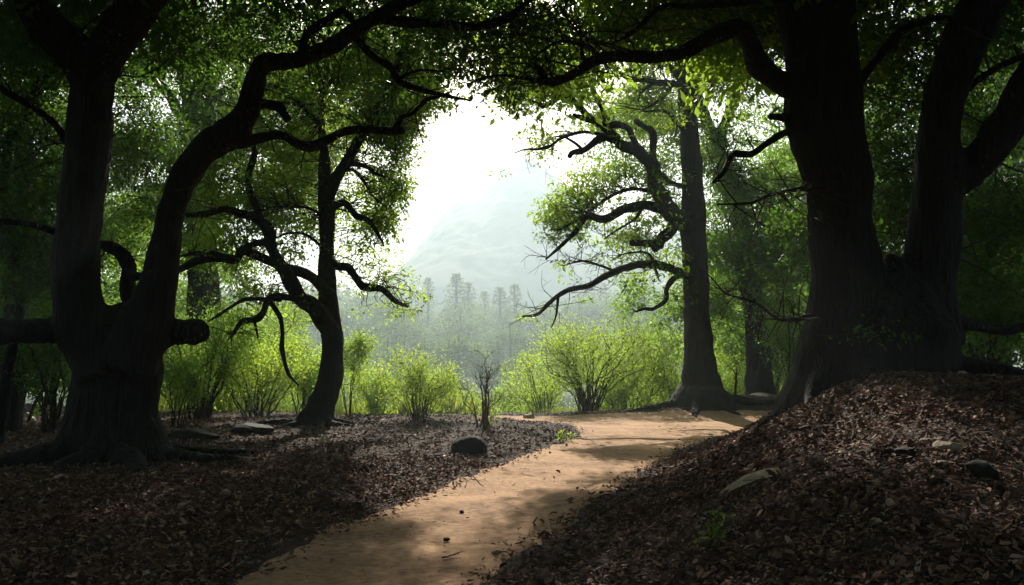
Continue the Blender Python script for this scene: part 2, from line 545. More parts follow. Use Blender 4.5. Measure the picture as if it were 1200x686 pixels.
def crown(tree, blobs, branch_pts, mats, lai=1.3, size=.085, R0=.45, per=38, twigs=.5, asp=.5, prune=True, name='crown', maxtw=2.6, tips=None, lanep=0.0):
    """leaf sprays in uneven clumps inside 3-D blobs, with twigs running back to the nearest limb"""
    geo = Geo()
    base = np.array(tree.location)
    BP = np.asarray(branch_pts) if branch_pts is not None and len(branch_pts) else None
    for bl in blobs:
        (c, r), f = bl[0], (bl[1] if len(bl) > 1 else 1.0)
        area = math.pi * r[0] * max(r[2], .6 * r[1], .3)
        k = max(3, int(LAI * lai * f * area / (per * size * size * asp * .5) ))
        kc = max(2, k // 7)
        cc = rng.normal(0, 1, (kc, 3)); cc = nrm(cc) * rng.uniform(.15, 1, (kc, 1)) ** .4
        idx = rng.integers(0, kc, k)
        C = c + cc[idx] * r + rng.normal(0, 1, (k, 3)) * np.array([R0 * .8, R0 * .8, R0 * .4])
        C = C[lane_keep(C, R0 * .6) | (rng.uniform(0, 1, len(C)) < lanep)]
        if prune and len(C):
            gx, gy, dd = pix(C)
            rp = R0 * .55 / dd * FPX
            bad = np.zeros(len(C), bool)
            for ox, oy in ((0, 0), (1, 0), (-1, 0), (0, 1), (0, -1)):
                bad |= in_poly(gx + ox * rp, gy + oy * rp * .6, GAP)
            C = C[~bad]
        C = C[C[:, 2] > ground(C[:, 0], C[:, 1]) + .3]
        if not len(C): continue
        spray(geo, C, np.full(len(C), R0), per, size, 1, asp=asp)
        sel = C[rng.uniform(0, 1, len(C)) < twigs]
        for q in sel:
            if BP is not None:
                d = np.linalg.norm(BP - q, axis=1); j = int(np.argsort(d)[rng.integers(0, min(14, len(d)))]); p0 = BP[j]
                if d[j] > maxtw: p0 = q + (c - q) * min(.8, 1.2 / (np.linalg.norm(c - q) + .1))
            else:
                p0 = c + (q - c) * .1
            mid = (p0 + q) / 2 + rng.normal(0, .1, 3) * np.linalg.norm(q - p0) + np.array([0, 0, .08])
            P = smooth_poly(np.array([p0, mid, q, q + (q - mid) * .35 + rng.normal(0, .05, 3)]), 8)
            L_ = np.linalg.norm(q - p0)
            geo.tube(P, np.linspace(.006 + .006 * L_, .003, 8), 4, 0)
    for s_ in (tips or [])[1:]:       # leaves on the ends of the limbs
        m = len(s_)
        C = s_[rng.integers(int(m * .55), m, 6)] + rng.normal(0, .22, (6, 3)) + [0, .25, .08]
        spray(geo, C, np.full(6, .3), 24, size, 1, asp=asp)
        for q in C[:4]:
            geo.tube(smooth_poly(np.array([s_[-1 - rng.integers(0, max(1, m // 4))], q + rng.normal(0, .06, 3), q + rng.normal(0, .15, 3)]), 7), np.linspace(.01, .003, 7), 4, 0)
    if BP is not None:      # fine bare side twigs along the limbs
        for _ in range(int(len(BP) * .45)):
            p = BP[rng.integers(0, len(BP))]
            gx, gy, _ = pix(p[None])
            if prune and in_poly(gx, gy, GAP)[0]: continue
            L_ = rng.uniform(.25, .95)
            d = nrm(rng.normal(0, 1, 3) * [1, .7, .8] + [0, 0, .15])
            m1 = p + d * L_ * .5 + rng.normal(0, .07, 3) * L_
            e = p + d * L_ + rng.normal(0, .16, 3) * L_
            geo.tube(smooth_poly(np.array([p, m1, e]), 7), np.linspace(.011, .003, 7), 4, 0)
            for q in (m1, (m1 + e) / 2, (p + m1) / 2):
                d2 = nrm(d + rng.normal(0, .6, 3)); l2 = L_ * rng.uniform(.2, .5)
                geo.tube(np.array([q, q + d2 * l2 * .5 + rng.normal(0, .03, 3), q + d2 * l2]), np.array([.005, .004, .002]), 3, 0)
    if not geo.n: return None
    return geo.build(name, [M_twig] + mats, tree, base)


def limb(tree, base, pts, D, D2=None, name='branch', mat=None, sides=10, rough=.12, cap=False, wob=.0, lobes=0.0, samples=None, fuse_to=None):
    """pts: (px, py, radius px) along the limb; its distance runs from D to D2"""
    D2 = D if D2 is None else D2
    n = len(pts)
    Ds = D + (D2 - D) * (np.arange(n) / max(1, n - 1)) ** 1.0
    P = np.array([at(p[0], p[1], d) for p, d in zip(pts, Ds)])
    rad = np.array([p[2] * d / FPX for p, d in zip(pts, Ds)])
    if wob: P[1:, 1] += rng.normal(0, wob, n - 1)
    S, rr = resample(P, rad, max(.05, rad.mean() * .7))
    # small crooked irregularities along the limb
    ph = rng.uniform(0, 100)
    wv = .12 if fuse_to is not None else .45
    for k in range(len(S)):
        q = Vector((S[k][0] * 1.9 + ph, S[k][1] * 1.9, S[k][2] * 1.9))
        S[k] += np.array(noise.noise_vector(q)) * rr[k] * wv
        rr[k] *= 1 + .5 * wv * noise.noise(q * 1.7)
    if samples is not None: samples.append(S)
    if fuse_to is not None:
        fuse_to.append((S, rr, lobes, ph))
        return None
    geo = Geo()
    geo.tube(S, rr, sides, 0, rough, lobes, ph, cap)
    return geo.build(name, [mat or M_bark], tree, base)


def fuse(tree, base, tubes, voxel, mat=None, name='trunk', ridge=.026):
    """one continuous body out of trunk, stems and root tubes, with furrowed bark"""
    g = Geo()
    for S, rr, lobes, ph in tubes:
        n0 = g.n; sides = 20
        g.tube(S, rr, sides, 0, 0, lobes, ph)
        m = len(S)
        a = np.arange(0, sides, 2)
        for end, c in ((0, S[0]), ((m - 1) * sides, S[-1])):
            V = np.array([c]); q = np.stack([end + a, end + (a + 1) % sides, end + (a + 2) % sides, np.full(len(a), g.n - n0)], -1)
            if end == 0: q = q[:, ::-1]
            g.V.append(V); g.Q.append(q + n0); g.n += 1; g.M.append(np.zeros(len(q))); g.Rn.append(np.zeros(len(q))); g.S.append(np.full(len(q), True))
    o = g.build('raw', [mat or M_bark], None, base)
    md = o.modifiers.new('r', 'REMESH'); md.mode = 'VOXEL'; md.voxel_size = voxel
    sm_ = o.modifiers.new('s', 'SMOOTH'); sm_.factor = .5; sm_.iterations = 5
    me = bpy.data.meshes.new_from_object(o.evaluated_get(bpy.context.evaluated_depsgraph_get()))
    bpy.data.objects.remove(o)
    me.name = name
    n = len(me.vertices)
    co = np.empty(n * 3, np.float32); no = np.empty(n * 3, np.float32)
    me.vertices.foreach_get('co', co); me.vertices.foreach_get('normal', no)
    co, no = co.reshape(-1, 3), no.reshape(-1, 3)
    d = np.empty(n)
    for k, p in enumerate(co):
        d[k] = abs(noise.noise(Vector((p[0] * 6, p[1] * 6, p[2] * .9)))) * 1.6 - .4 + .5 * noise.noise(Vector((p[0] * 14, p[1] * 14, p[2] * 3))) + 1.4 * noise.noise(Vector((p[0] * 1.6, p[1] * 1.6, p[2] * 1.3)))
    co = co + no * (d * ridge)[:, None]
    me.vertices.foreach_set('co', co.astype(np.float32).ravel())
    me.polygons.foreach_set('use_smooth', np.full(len(me.polygons), True))
    me.materials.clear(); me.materials.append(mat or M_bark)
    me.update()
    return link(name, me, tree)


def roots(tree, base, spec, mat=None, fuse_to=None):
    """surface roots: lists of world (x, y, radius) that follow the ground"""
    for pts in spec:
        P = np.array([(x, y, g1(x, y) + r * .35) for x, y, r in pts]); rad = np.array([p[2] for p in pts])
        S, rr = resample(P, rad, .08)
        for k in range(2, len(S)):
            S[k, 2] = max(S[k, 2] * .3 + (g1(S[k, 0], S[k, 1]) + rr[k] * .3) * .7, g1(S[k, 0], S[k, 1]) - rr[k] * .3)
        if fuse_to is not None:
            fuse_to.append((S, rr, 0, 0)); continue
        g = Geo(); g.tube(S, rr, 8, 0, .15, 0, rng.uniform(0, 50))
        g.build('root', [mat or M_bark], tree, base)


def ring_roots(tree, base, c, r0, n, length, rad, mat=None, a0=0, a1=2 * math.pi, fuse_to=None):
    sp_ = []
    for k in range(n):
        a = a0 + (a1 - a0) * (k + rng.uniform(.2, .8)) / n
        L_ = length * rng.uniform(.6, 1.2)
        b = a + rng.uniform(-.5, .5)
        p = [(c[0] + math.cos(a) * r0 * .5, c[1] + math.sin(a) * r0 * .5, rad * 1.3), (c[0] + math.cos(a) * r0, c[1] + math.sin(a) * r0, rad)]
        for t in (.35, .7, 1.0):
            p.append((c[0] + math.cos(a) * r0 + math.cos(a + (b - a) * t) * L_ * t, c[1] + math.sin(a) * r0 + math.sin(a + (b - a) * t) * L_ * t, rad * (1 - .8 * t)))
        sp_.append(p)
    roots(tree, base, sp_, mat, fuse_to)


build_ground()
build_mountain()

# lanes of sunlight (pixels of the lit patches on path, litter and bank)
for a in [(535, 598, .5), (480, 590, .35), (565, 572, .45), (640, 540, .7), (600, 512, .9), (680, 515, .9), (720, 498, .9), (640, 498, .9), (765, 512, .6), (500, 655, .35),
          (550, 630, .35), (560, 502, .8), (480, 520, .6), (400, 520, .4), (330, 528, .55), (450, 505, .6), (450, 540, .4), (265, 545, .38), (225, 574, .45), (300, 552, .5), (300, 513, .5), (180, 590, .42), (150, 600, .36), (260, 565, .42), (340, 522, .5), (120, 608, .25), (430, 522, .5),
          (970, 474, .6), (930, 485, .45), (1005, 492, .55), (1035, 508, .45), (1060, 520, .38), (1100, 530, .36), (1150, 540, .34), (985, 520, .35), (880, 505, .3), (820, 480, .4)]:
    lane(*a)
# and the sun reaching the bushes beyond the crest
for px, D, z, r in [(300, 25.5, 1.8, 1.2), (352, 27, 1.4, 1.1), (245, 24.5, 2.2, 1.2), (690, 28.2, 1.8, 1.3), (640, 30, 1.2, .9), (490, 23, 1.0, 1.1), (410, 25, 1.4, 1.2), (440, 27.5, .8, 1.0), (740, 31, 2, .9), (330, 33, 2.5, 1.2)]:
    q = at(px, 470, D); q[2] = z
    LANES.append((q, r))

# ---------------------------------------------------------------- left foreground tree
D0 = 13.3
b = on_ground(140, 545); b[1] = D0; b[0] = (140 - 600) / FPX * D0; b[2] = g1(b[0], b[1])
t = empty('gnarled_tree', b, 'massive black gnarled tree with several stems and sawn stubs, left foreground', 'tree')
S, F = [], []
limb(t, b, [(140, 575, 92), (139, 548, 72), (137, 515, 56), (137, 475, 48), (138, 440, 47), (136, 405, 52), (130, 380, 44), (124, 365, 26)], D0, name='trunk', sides=28, lobes=.12, fuse_to=F)
limb(t, b, [(122, 440, 36), (105, 390, 33), (89, 345, 27), (89, 305, 26), (92, 268, 26), (98, 220, 25), (105, 150, 25), (108, 110, 24), (107, 80, 28), (108, 60, 24)], D0 - .3, D0 - .8, 'stem', sides=20, lobes=.08, samples=S, fuse_to=F)
limb(t, b, [(112, 100, 24), (86, 62, 24), (56, 34, 23), (34, 0, 20), (15, -50, 17), (-20, -120, 12), (-50, -190, 7)], D0 - .8, D0 - 2.5, 'branch', sides=16, lobes=.06, samples=S, fuse_to=F)
limb(t, b, [(106, 100, 22), (128, 55, 24), (152, 22, 23), (182, -15, 21), (225, -70, 17), (270, -150, 12), (300, -230, 8)], D0 - .8, D0 - 3.5, 'branch', sides=16, lobes=.06, samples=S, fuse_to=F)
limb(t, b, [(150, 430, 34), (168, 385, 30), (186, 340, 22), (197, 275, 17), (205, 235, 15), (217, 205, 16.5), (240, 175, 17.5), (270, 155, 19), (288, 137, 16), (296, 112, 13), (302, 88, 12), (311, 74, 12.5), (335, 73, 11.5), (365, 65, 11.5), (392, 54, 11), (412, 38, 9.5), (428, 28, 9), (458, 11, 7.5), (500, -6, 6), (560, -40, 4), (620, -90, 3)], D0 - .5, 11.4, 'stem', sides=18, lobes=.06, samples=S, fuse_to=F)
limb(t, b, [(418, 33, 7), (440, 25, 6.5), (475, 26, 6.2), (510, 28, 6), (560, 30, 5.5), (593, 22, 5), (610, 10, 4.2), (624, -2, 3.4), (650, -20, 2)], 12.0, 11.2, sides=10, samples=S)
limb(t, b, [(355, 60, 5), (360, 42, 5), (370, 33, 5), (384, 22, 5), (402, 13, 5), (413, 24, 4), (424, 32, 4)], 12.2, 12, sides=10, samples=S)
limb(t, b, [(290, 125, 7), (306, 121, 6), (326, 125, 6.2), (331, 132, 5.5), (336, 139, 5)], 12.4, 12.2, 'broken_stub', sides=10, cap=True)
limb(t, b, [(262, 166, 8), (280, 167, 6.5), (307, 163, 6), (331, 159, 6), (352, 168, 6), (366, 171, 6), (384, 164, 6), (405, 154, 5.4), (430, 152, 5.2), (458, 154, 5), (473, 153, 5)], 12.5, 11.7, sides=10, cap=True, samples=S)
limb(t, b, [(461, 153, 4), (467, 146, 3.4), (472, 137, 2.8), (484, 133, 2.6), (500, 117, 2.6), (512, 114, 2), (528, 108, 1)], 11.8, 11.5, 'twig', sides=8, samples=S)
limb(t, b, [(414, 38, 5), (420, 48, 4.4), (435, 66, 4.2), (458, 80, 4.2), (466, 94, 4), (493, 105, 3.6), (525, 113, 2.4), (552, 118, 1)], 12, 11.6, sides=9, samples=S)
limb(t, b, [(466, 94, 2.4), (478, 87, 2), (495, 82, 1.6), (520, 84, .8)], 11.8, 11.6, 'twig', sides=7, samples=S)
limb(t, b, [(140, 398, 20), (95, 389, 15), (50, 388, 14.5), (0, 388, 15), (-60, 380, 13), (-140, 372, 9)], D0, 12.2, 'branch', sides=16, lobes=.06, samples=S, fuse_to=F)
limb(t, b, [(170, 396, 24), (200, 390, 17), (222, 389, 15), (238, 388, 14)], D0, D0 - .5, 'broken_stub', sides=16, lobes=.07, fuse_to=F)
limb(t, b, [(158, 395, 14), (153, 360, 10), (149, 332, 9), (150, 314, 8), (141, 297, 8), (128, 289, 7), (112, 287, 5)], D0 + .2, D0 + .4, sides=12, samples=S)
limb(t, b, [(146, 322, 6), (160, 324, 5), (178, 321, 5)], D0 + .2, D0 - .3, sides=8)
limb(t, b, [(88, 175, 6), (78, 165, 5), (66, 148, 4.6), (46, 131, 4.5), (24, 117, 4.2), (-5, 100, 3.6), (-40, 70, 2)], D0 - .6, D0 - 1.2, sides=9, samples=S)
limb(t, b, [(74, 276, 6), (62, 271, 4.5), (35, 264, 4), (0, 260, 3.6), (-40, 266, 2)], D0 - .4, D0 - 1.4, sides=8, samples=S)
roots(t, b, [[(b[0] + .5, b[1] - .3, .24), (b[0] + 1.1, b[1] - .1, .15), (b[0] + 1.7, b[1] - .5, .10), (b[0] + 2.3, b[1] - .2, .04)],
             [(b[0] + .4, b[1] - .6, .22), (b[0] + .8, b[1] - 1.0, .13), (b[0] + 1.05, b[1] - 1.6, .07), (b[0] + 1.0, b[1] - 2.0, .03)],
             [(b[0] - .5, b[1] - .5, .25), (b[0] - 1.3, b[1] - .7, .15), (b[0] - 2.2, b[1] - .6, .05)],
             [(b[0] + .55, b[1] + .2, .2), (b[0] + 1.2, b[1] + .5, .13), (b[0] + 2.0, b[1] + .8, .05)],
             [(b[0], b[1] - .7, .2), (b[0] - .1, b[1] - 1.3, .10), (b[0] + .1, b[1] - 1.8, .03)]], fuse_to=F)
fuse(t, b, F, .045, M_bark)
bl = [(px_blob(*p[:6]), p[6]) for p in [
    (190, 140, 15.5, 70, 60, 1.0, .7), (230, 50, 15, 90, 45, 1.2, .8), (330, 25, 13.6, 80, 28, .8, .6), (250, 200, 15, 40, 24, .8, .4),
    (480, 25, 13.2, 90, 26, .8, .6), (425, 95, 13.2, 50, 24, .6, .5), (560, 45, 12.6, 60, 42, .5, 1.0), (540, 98, 12.6, 38, 22, .4, .6), (350, 95, 13.4, 50, 26, .8, .5),
    (50, 90, 15.4, 70, 70, 1.0, 1.0), (20, 200, 15, 60, 70, 1.0, 1.0), (40, 300, 15.5, 60, 40, .8, 1.0), (-10, 20, 12, 50, 60, 1.0, 1.0), (150, 230, 15.5, 30, 60, .6, .5), (90, 20, 14.5, 40, 40, .6, 1.0), (600, 5, 11.8, 60, 26, .5, .5)]]
# unseen upper crown above and beyond the frame, added to shade the ground
up = []
for c, r, f in [((-4, 9, 8.3), (4.5, 4.5, 1.3), .8), ((-8, 12, 8.5), (4.5, 5, 1.8), .8), ((-2.5, 4.5, 7.2), (4.5, 3.5, 1.2), .8), ((-8, 4, 7), (4.5, 5, 1.5), .8), ((-6, 13, 12), (5, 5, 2), .9), ((-2, 15, 9.8), (3.5, 3.5, 1.2), .9)]:
    up.append(((np.array(c, float), np.array(r, float)), f))
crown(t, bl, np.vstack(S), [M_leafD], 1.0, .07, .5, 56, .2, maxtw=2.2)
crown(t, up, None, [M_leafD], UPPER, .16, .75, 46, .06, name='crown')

# ---------------------------------------------------------------- right foreground tree
D1 = 13.0
b = np.array([at(1020, 450, D1)[0], D1, 0]); b[2] = g1(b[0], b[1])
t = empty('gnarled_tree', b, 'huge black double-trunked tree on the leafy bank, right foreground', 'tree')
S, F = [], []
limb(t, b, [(1018, 580, 112), (1018, 500, 106), (1022, 462, 95), (1028, 430, 92), (1034, 390, 86), (1038, 355, 68), (1046, 325, 34), (1050, 300, 10)], D1, name='trunk', sides=32, lobes=.1, fuse_to=F)
limb(t, b, [(1000, 400, 56), (990, 345, 44), (988, 300, 38), (983, 250, 37), (978, 205, 38), (967, 155, 44), (963, 110, 44), (962, 60, 40), (956, 15, 45), (950, -60, 42), (955, -160, 34), (965, -280, 24)], D1 - .1, D1 - .6, 'stem', sides=24, lobes=.1, samples=S, fuse_to=F)
limb(t, b, [(1075, 400, 48), (1088, 330, 33), (1094, 280, 31), (1099, 235, 28), (1102, 190, 26), (1103, 150, 23), (1110, 105, 24), (1126, 62, 26), (1148, 22, 27), (1172, -25, 25), (1200, -100, 20), (1225, -190, 14)], D1 + .1, D1 - 1, 'stem', sides=22, lobes=.1, samples=S, fuse_to=F)
limb(t, b, [(1100, 222, 24), (1135, 200, 23), (1160, 172, 22), (1184, 140, 22), (1204, 98, 21), (1235, 40, 17), (1260, -40, 12)], D1, D1 - 1.2, sides=16, lobes=.06, samples=S, fuse_to=F)
limb(t, b, [(1120, 120, 6), (1137, 101, 4.6), (1163, 83, 4), (1198, 68, 3.4), (1240, 60, 2)], D1 - .3, D1 - 1, sides=8, samples=S)
limb(t, b, [(990, 118, 10), (1009, 91, 6.5), (1026, 70, 6), (1040, 54, 5.6), (1054, 38, 5), (1075, 27, 4), (1110, 20, 2.8), (1140, 24, 1.5)], D1 - .4, D1 - 1.6, sides=9, samples=S)
limb(t, b, [(940, 108, 16), (912, 95, 14), (898, 86, 13), (888, 72, 12.5), (881, 52, 11.5), (873, 36, 11), (858, 31, 10), (831, 45, 9.5), (800, 61, 8.8), (770, 66.5, 7.6), (742, 66, 6.8), (714, 66, 6.6), (693, 73, 6), (675, 87, 5.6), (654, 96, 5.2), (640, 95, 4.8), (631, 80, 3.6), (616, 75, 1.6)], D1 - .4, 10.6, sides=14, lobes=.05, samples=S)
limb(t, b, [(645, 97, 3.6), (630, 95, 3), (612, 91, 2.4), (588, 88, 1.8), (560, 93, .9)], 10.7, 10.2, sides=8, samples=S)
limb(t, b, [(703, 68, 3), (696, 60, 2.6), (687, 54, 2.4), (661, 49, 2), (644, 54, 1.6), (623, 70, 1)], 11.0, 10.4, 'twig', sides=8, samples=S)
limb(t, b, [(688, 76, 2.6), (682, 63, 2.2), (679, 42, 1.8), (661, 17, 1), (650, 0, .7)], 11.0, 10.3, 'twig', sides=7, samples=S)
limb(t, b, [(930, 2, 8), (894, 3, 4.2), (850, 5, 4), (810, 7, 3.8), (775, 10, 3.6), (757, 24, 3.2), (738, 40, 2.4), (715, 52, 1)], D1 - .6, 10.3, sides=9, samples=S)
limb(t, b, [(940, 150, 6), (920, 156, 4.6), (901, 166, 4), (883, 179, 4.2), (868, 180, 4), (857, 181, 3.8), (848, 201, 3.2), (836, 214, 2)], D1 - .3, D1 - 1.2, sides=9, samples=S)
limb(t, b, [(930, 139, 6), (912, 138, 4), (903, 138, 3.6)], D1 - .4, D1 - .6, 'broken_stub', sides=8, cap=True)
limb(t, b, [(960, 222, 4), (935, 222, 2.4), (905, 228, 2), (878, 238, 1.6), (840, 240, .9)], D1 - .6, D1 - 2.4, 'twig', sides=7, samples=S)
limb(t, b, [(950, 372, 4), (915, 375, 2), (885, 355, 1.5), (850, 345, 1)], D1 - .6, D1 - 2.2, 'twig', sides=7, samples=S)
limb(t, b, [(1110, 372, 14), (1140, 382, 7), (1180, 386, 6), (1230, 380, 5)], D1 + .2, D1 + .6, sides=9)
roots(t, b, [[(b[0] - .8, b[1] - .4, .3), (b[0] - 1.1, b[1] - .7, .14), (b[0] - 1.3, b[1] - 1.0, .07), (b[0] - 1.5, b[1] - 1.3, .03)],
             [(b[0] - .8, b[1] + .2, .3), (b[0] - 1.15, b[1] + .2, .16), (b[0] - 1.4, b[1] + .2, .09), (b[0] - 1.75, b[1] + .1, .04)],
             [(b[0] - .4, b[1] - .8, .25), (b[0] - .6, b[1] - 1.4, .12), (b[0] - 1.0, b[1] - 1.9, .04)],
             [(b[0] + .8, b[1] - .6, .3), (b[0] + 1.4, b[1] - 1.1, .16), (b[0] + 2.1, b[1] - 1.3, .05)]], fuse_to=F)
fuse(t, b, F, .045, M_bark)
bl = [(px_blob(*p[:6]), p[6]) for p in [
    (690, 20, 12.6, 90, 34, .6, .7), (625, 45, 12, 50, 36, .5, .6), (600, 98, 11.6, 50, 20, .4, .5), (790, 18, 13, 60, 24, .6, .6), (860, 15, 14.2, 50, 30, .7, 1.0),
    (850, 245, 13.8, 75, 22, .7, 1.1), (810, 232, 13.5, 30, 12, .4, .9), (890, 285, 14.2, 60, 20, .7, 1.0), (850, 318, 14, 60, 20, .6, .9), (880, 350, 13.8, 55, 14, .5, .8), (978, 384, 11.4, 26, 6, .3, .4),
    (1050, 60, 15, 60, 70, 1.0, 1.5), (1045, 170, 15.2, 40, 70, .8, 1.6), (1150, 130, 15, 60, 50, .9, 1.0), (1180, 40, 14.4, 60, 60, 1.0, 1.2), (1170, 260, 14.8, 60, 45, .9, 1.4), (1160, 340, 14.8, 60, 50, .9, 1.6), (1050, 260, 15.4, 40, 50, .7, 1.6), (920, 10, 14.2, 50, 50, .7, 1.0), (1195, 230, 14.6, 40, 30, .6, .8)]]
up = []  # out-of-frame foliage added to shade the bank and the near air
for c, r, f in [((4, 9.5, 8.2), (4, 4.0, 1.3), .8), ((9, 11, 9), (5, 5, 2), .8), ((3, 5, 7), (4.5, 3.5, 1.3), .8), ((8.5, 5, 7), (4.5, 5, 2), .8), ((6, 13, 12), (5, 5, 2), .9), ((0, 0, 7), (9, 4.5, 1.4), 1.0), ((3, 15, 9.8), (3.5, 3.5, 1.2), .9)]:
    up.append(((np.array(c, float), np.array(r, float)), f))
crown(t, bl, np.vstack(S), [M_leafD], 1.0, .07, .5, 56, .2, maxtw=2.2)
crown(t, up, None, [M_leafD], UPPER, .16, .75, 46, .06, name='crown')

# ---------------------------------------------------------------- left middle tree
D2 = 21.3
b = on_ground(372, 498)
D2 = b[1]
t = empty('gnarled_tree', b, 'slim dark tree with crooked bare limbs left of the misty gap', 'tree')
S, F = [], []
limb(t, b, [(367, 520, 34), (369, 505, 27), (371, 496, 22), (374, 486, 18.5), (378, 474, 16.5), (383, 460, 15), (388, 432, 13.5), (390, 405, 12.2), (387, 380, 13), (384, 350, 11.5), (383.5, 310, 9.8), (383.5, 270, 9.5), (383, 235, 10.5), (382, 212, 9), (380, 180, 6), (377, 150, 5), (374, 100, 4), (368, 50, 3), (366, 0, 2)], D2, D2 + .3, 'trunk', sides=18, lobes=.08, samples=S, fuse_to=F)
limb(t, b, [(384, 235, 8), (394, 209, 7), (411, 182, 6), (422, 162, 5.6), (436, 138, 5.4), (456, 102, 5), (471, 62, 5), (484, 36, 4.4), (496, 8, 3.6), (505, -30, 2)], D2, D2 - 1, 'stem', sides=12, samples=S, fuse_to=F)
limb(t, b, [(388, 388, 12), (374, 366, 10.5), (352, 350, 9.5), (340, 329, 8.5), (329, 312, 7.5), (320, 293, 6.6), (315, 270, 6.4), (305, 258, 5.6), (284, 250, 4.8), (263, 246, 4.4), (240, 250, 4), (218, 253, 3)], D2, D2 - 2.5, sides=11, samples=S)
limb(t, b, [(306, 260, 4.6), (301, 248, 4.4), (295, 232, 4.2), (291, 216, 4), (292, 204, 4), (298, 182, 3.6), (295, 162, 3), (290, 150, 2), (284, 130, 1)], D2 - 1.8, D2 - 2.5, sides=9, samples=S)
limb(t, b, [(384, 345, 8), (371, 328, 6.4), (354, 320, 6), (333, 315, 5.6), (305, 302, 5.4), (284, 295, 5.2), (275, 305, 5), (243, 303, 5), (210, 316, 4.4), (180, 322, 3)], D2, D2 - 2, sides=10, samples=S)
limb(t, b, [(280, 296, 4.4), (292, 289, 4), (309, 285, 4), (321, 290, 3.6)], D2 - 1.3, D2 - 1.8, sides=8)
limb(t, b, [(276, 304, 3), (246, 295, 3), (230, 297, 2.4), (212, 300, 1.6)], D2 - 1.4, D2 - 2.4, sides=8, samples=S)
limb(t, b, [(352, 352, 5), (338, 349, 4.4), (317, 349, 4.2), (309, 366, 3.8), (300, 374, 3.6), (284, 376, 3), (276, 387, 2), (270, 396, 1)], D2 - .8, D2 - 1.8, sides=9, samples=S)
limb(t, b, [(316, 353, 3), (328, 371, 2.8), (331, 390, 2.6), (331, 409, 2.6), (338, 437, 2.2), (350, 452, 1)], D2 - 1.4, D2 - 2.2, sides=8)
limb(t, b, [(298, 374, 2), (300, 384, 1.6), (302, 396, .8)], D2 - 1.5, D2 - 1.6, 'twig', sides=6)
limb(t, b, [(330, 352, 2.4), (300, 351, 2.2), (285, 352, 2.2), (270, 360, 2), (256, 370, 2), (244, 377, 1)], D2 - 1.4, D2 - 3, sides=8)
limb(t, b, [(386, 306, 7), (396, 311, 5.2), (409, 314, 5), (417, 325, 5), (426, 336, 4.6), (446, 339, 4.4), (455, 346, 3.6), (464, 354, 3), (478, 360, 1.6)], D2, D2 - 1.2, sides=10, samples=S)
limb(t, b, [(386, 250, 6), (396, 240, 4.4), (406, 239, 4), (417, 252, 3.8), (431, 258, 3.2), (442, 273, 2), (450, 288, 1)], D2, D2 - 1, sides=9, samples=S)
limb(t, b, [(408, 190, 4), (418, 192, 3.4), (430, 196, 3), (440, 204, 2), (452, 208, 1)], D2 - .3, D2 - 1, sides=8, samples=S)
limb(t, b, [(405, 200, 2.4), (414, 200, 2), (426, 212, 1.8), (436, 228, 1), (446, 240, .6)], D2 - .3, D2 - .8, 'twig', sides=7, samples=S)
limb(t, b, [(378, 254, 2.4), (371, 249, 1.8), (357, 243, 1.5), (335, 242, 1.4), (312, 244, .8)], D2, D2 - 1, 'twig', sides=6, samples=S)
limb(t, b, [(378, 290, 2), (362, 277, 1.8), (350, 273, 1.7), (336, 274, 1.5), (322, 280, 1)], D2, D2 - 1, 'twig', sides=6)
limb(t, b, [(420, 165, 3), (436, 150, 2.6), (450, 146, 2), (470, 150, 1)], D2 - .4, D2 - 1.2, 'twig', sides=7, samples=S)
limb(t, b, [(378, 150, 3), (350, 120, 2.6), (320, 100, 2), (290, 96, 1)], D2, D2 - 1.4, sides=7, samples=S)
limb(t, b, [(376, 110, 3), (400, 80, 2.4), (420, 50, 1.6), (440, 20, 1)], D2, D2 + 1, sides=7, samples=S)
ring_roots(t, b, b[:2], .45, 7, 1.3, .13, fuse_to=F)
fuse(t, b, F, .05, M_bark)
bl = [(px_blob(p[0], p[1], p[2] + 0.9, *p[3:6]), p[6]) for p in [
    (440, 155, 20.6, 50, 42, 1.2, 1.5), (400, 130, 21, 60, 50, 1.3, 1.5), (455, 120, 21.5, 45, 40, 1.2, 1.2), (350, 210, 21, 55, 60, 1.3, 1.0), (305, 180, 20.3, 50, 55, 1.0, .9), (445, 225, 20.4, 38, 38, .9, 1.2), (430, 265, 20.6, 38, 30, .8, 1.1), (415, 295, 20.8, 28, 20, .6, .8), (452, 335, 20.2, 32, 15, .7, 1.1), (476, 352, 20, 22, 12, .5, 1.0), (435, 318, 20.5, 22, 12, .5, .6),
    (265, 230, 19.5, 45, 35, 1.0, .9), (260, 290, 19.6, 50, 22, .9, .7), (325, 270, 20.2, 45, 35, .9, .7), (355, 300, 21.3, 24, 20, .6, .4), (475, 95, 20.4, 42, 45, 1.0, 1.4), (345, 110, 20.6, 60, 50, 1.3, .8), (420, 60, 21.4, 70, 45, 1.5, 1.3), (500, 60, 20.6, 40, 40, 1, .7), (470, 195, 20.3, 20, 18, .5, .7), (486, 140, 20.2, 18, 20, .5, .7), (300, 330, 19.6, 50, 22, .9, .5), (455, 300, 20.4, 18, 10, .4, .6), (478, 150, 20.3, 30, 30, .6, 1.7), (440, 190, 20.6, 36, 36, .8, 1.0), (440, 290, 20.4, 26, 24, .6, 1.4), (468, 205, 20.2, 22, 34, .6, 1.8), (462, 250, 20.2, 20, 26, .5, 1.5), (484, 115, 20.4, 26, 20, .6, 1.5), (480, 350, 20.2, 22, 12, .4, 1.2), (540, 75, 23, 50, 36, 1.4, 1.4), (520, 20, 24, 60, 40, 1.6, 1.3)]]
up = []  # leaves above the frame, added to keep sun off the foreground
for c, r, f in [((-5, 20, 13.2), (4.5, 3.5, 1.6), .45), ((-9, 22, 15), (5, 4, 2), .45)]:
    up.append(((np.array(c, float), np.array(r, float)), f))
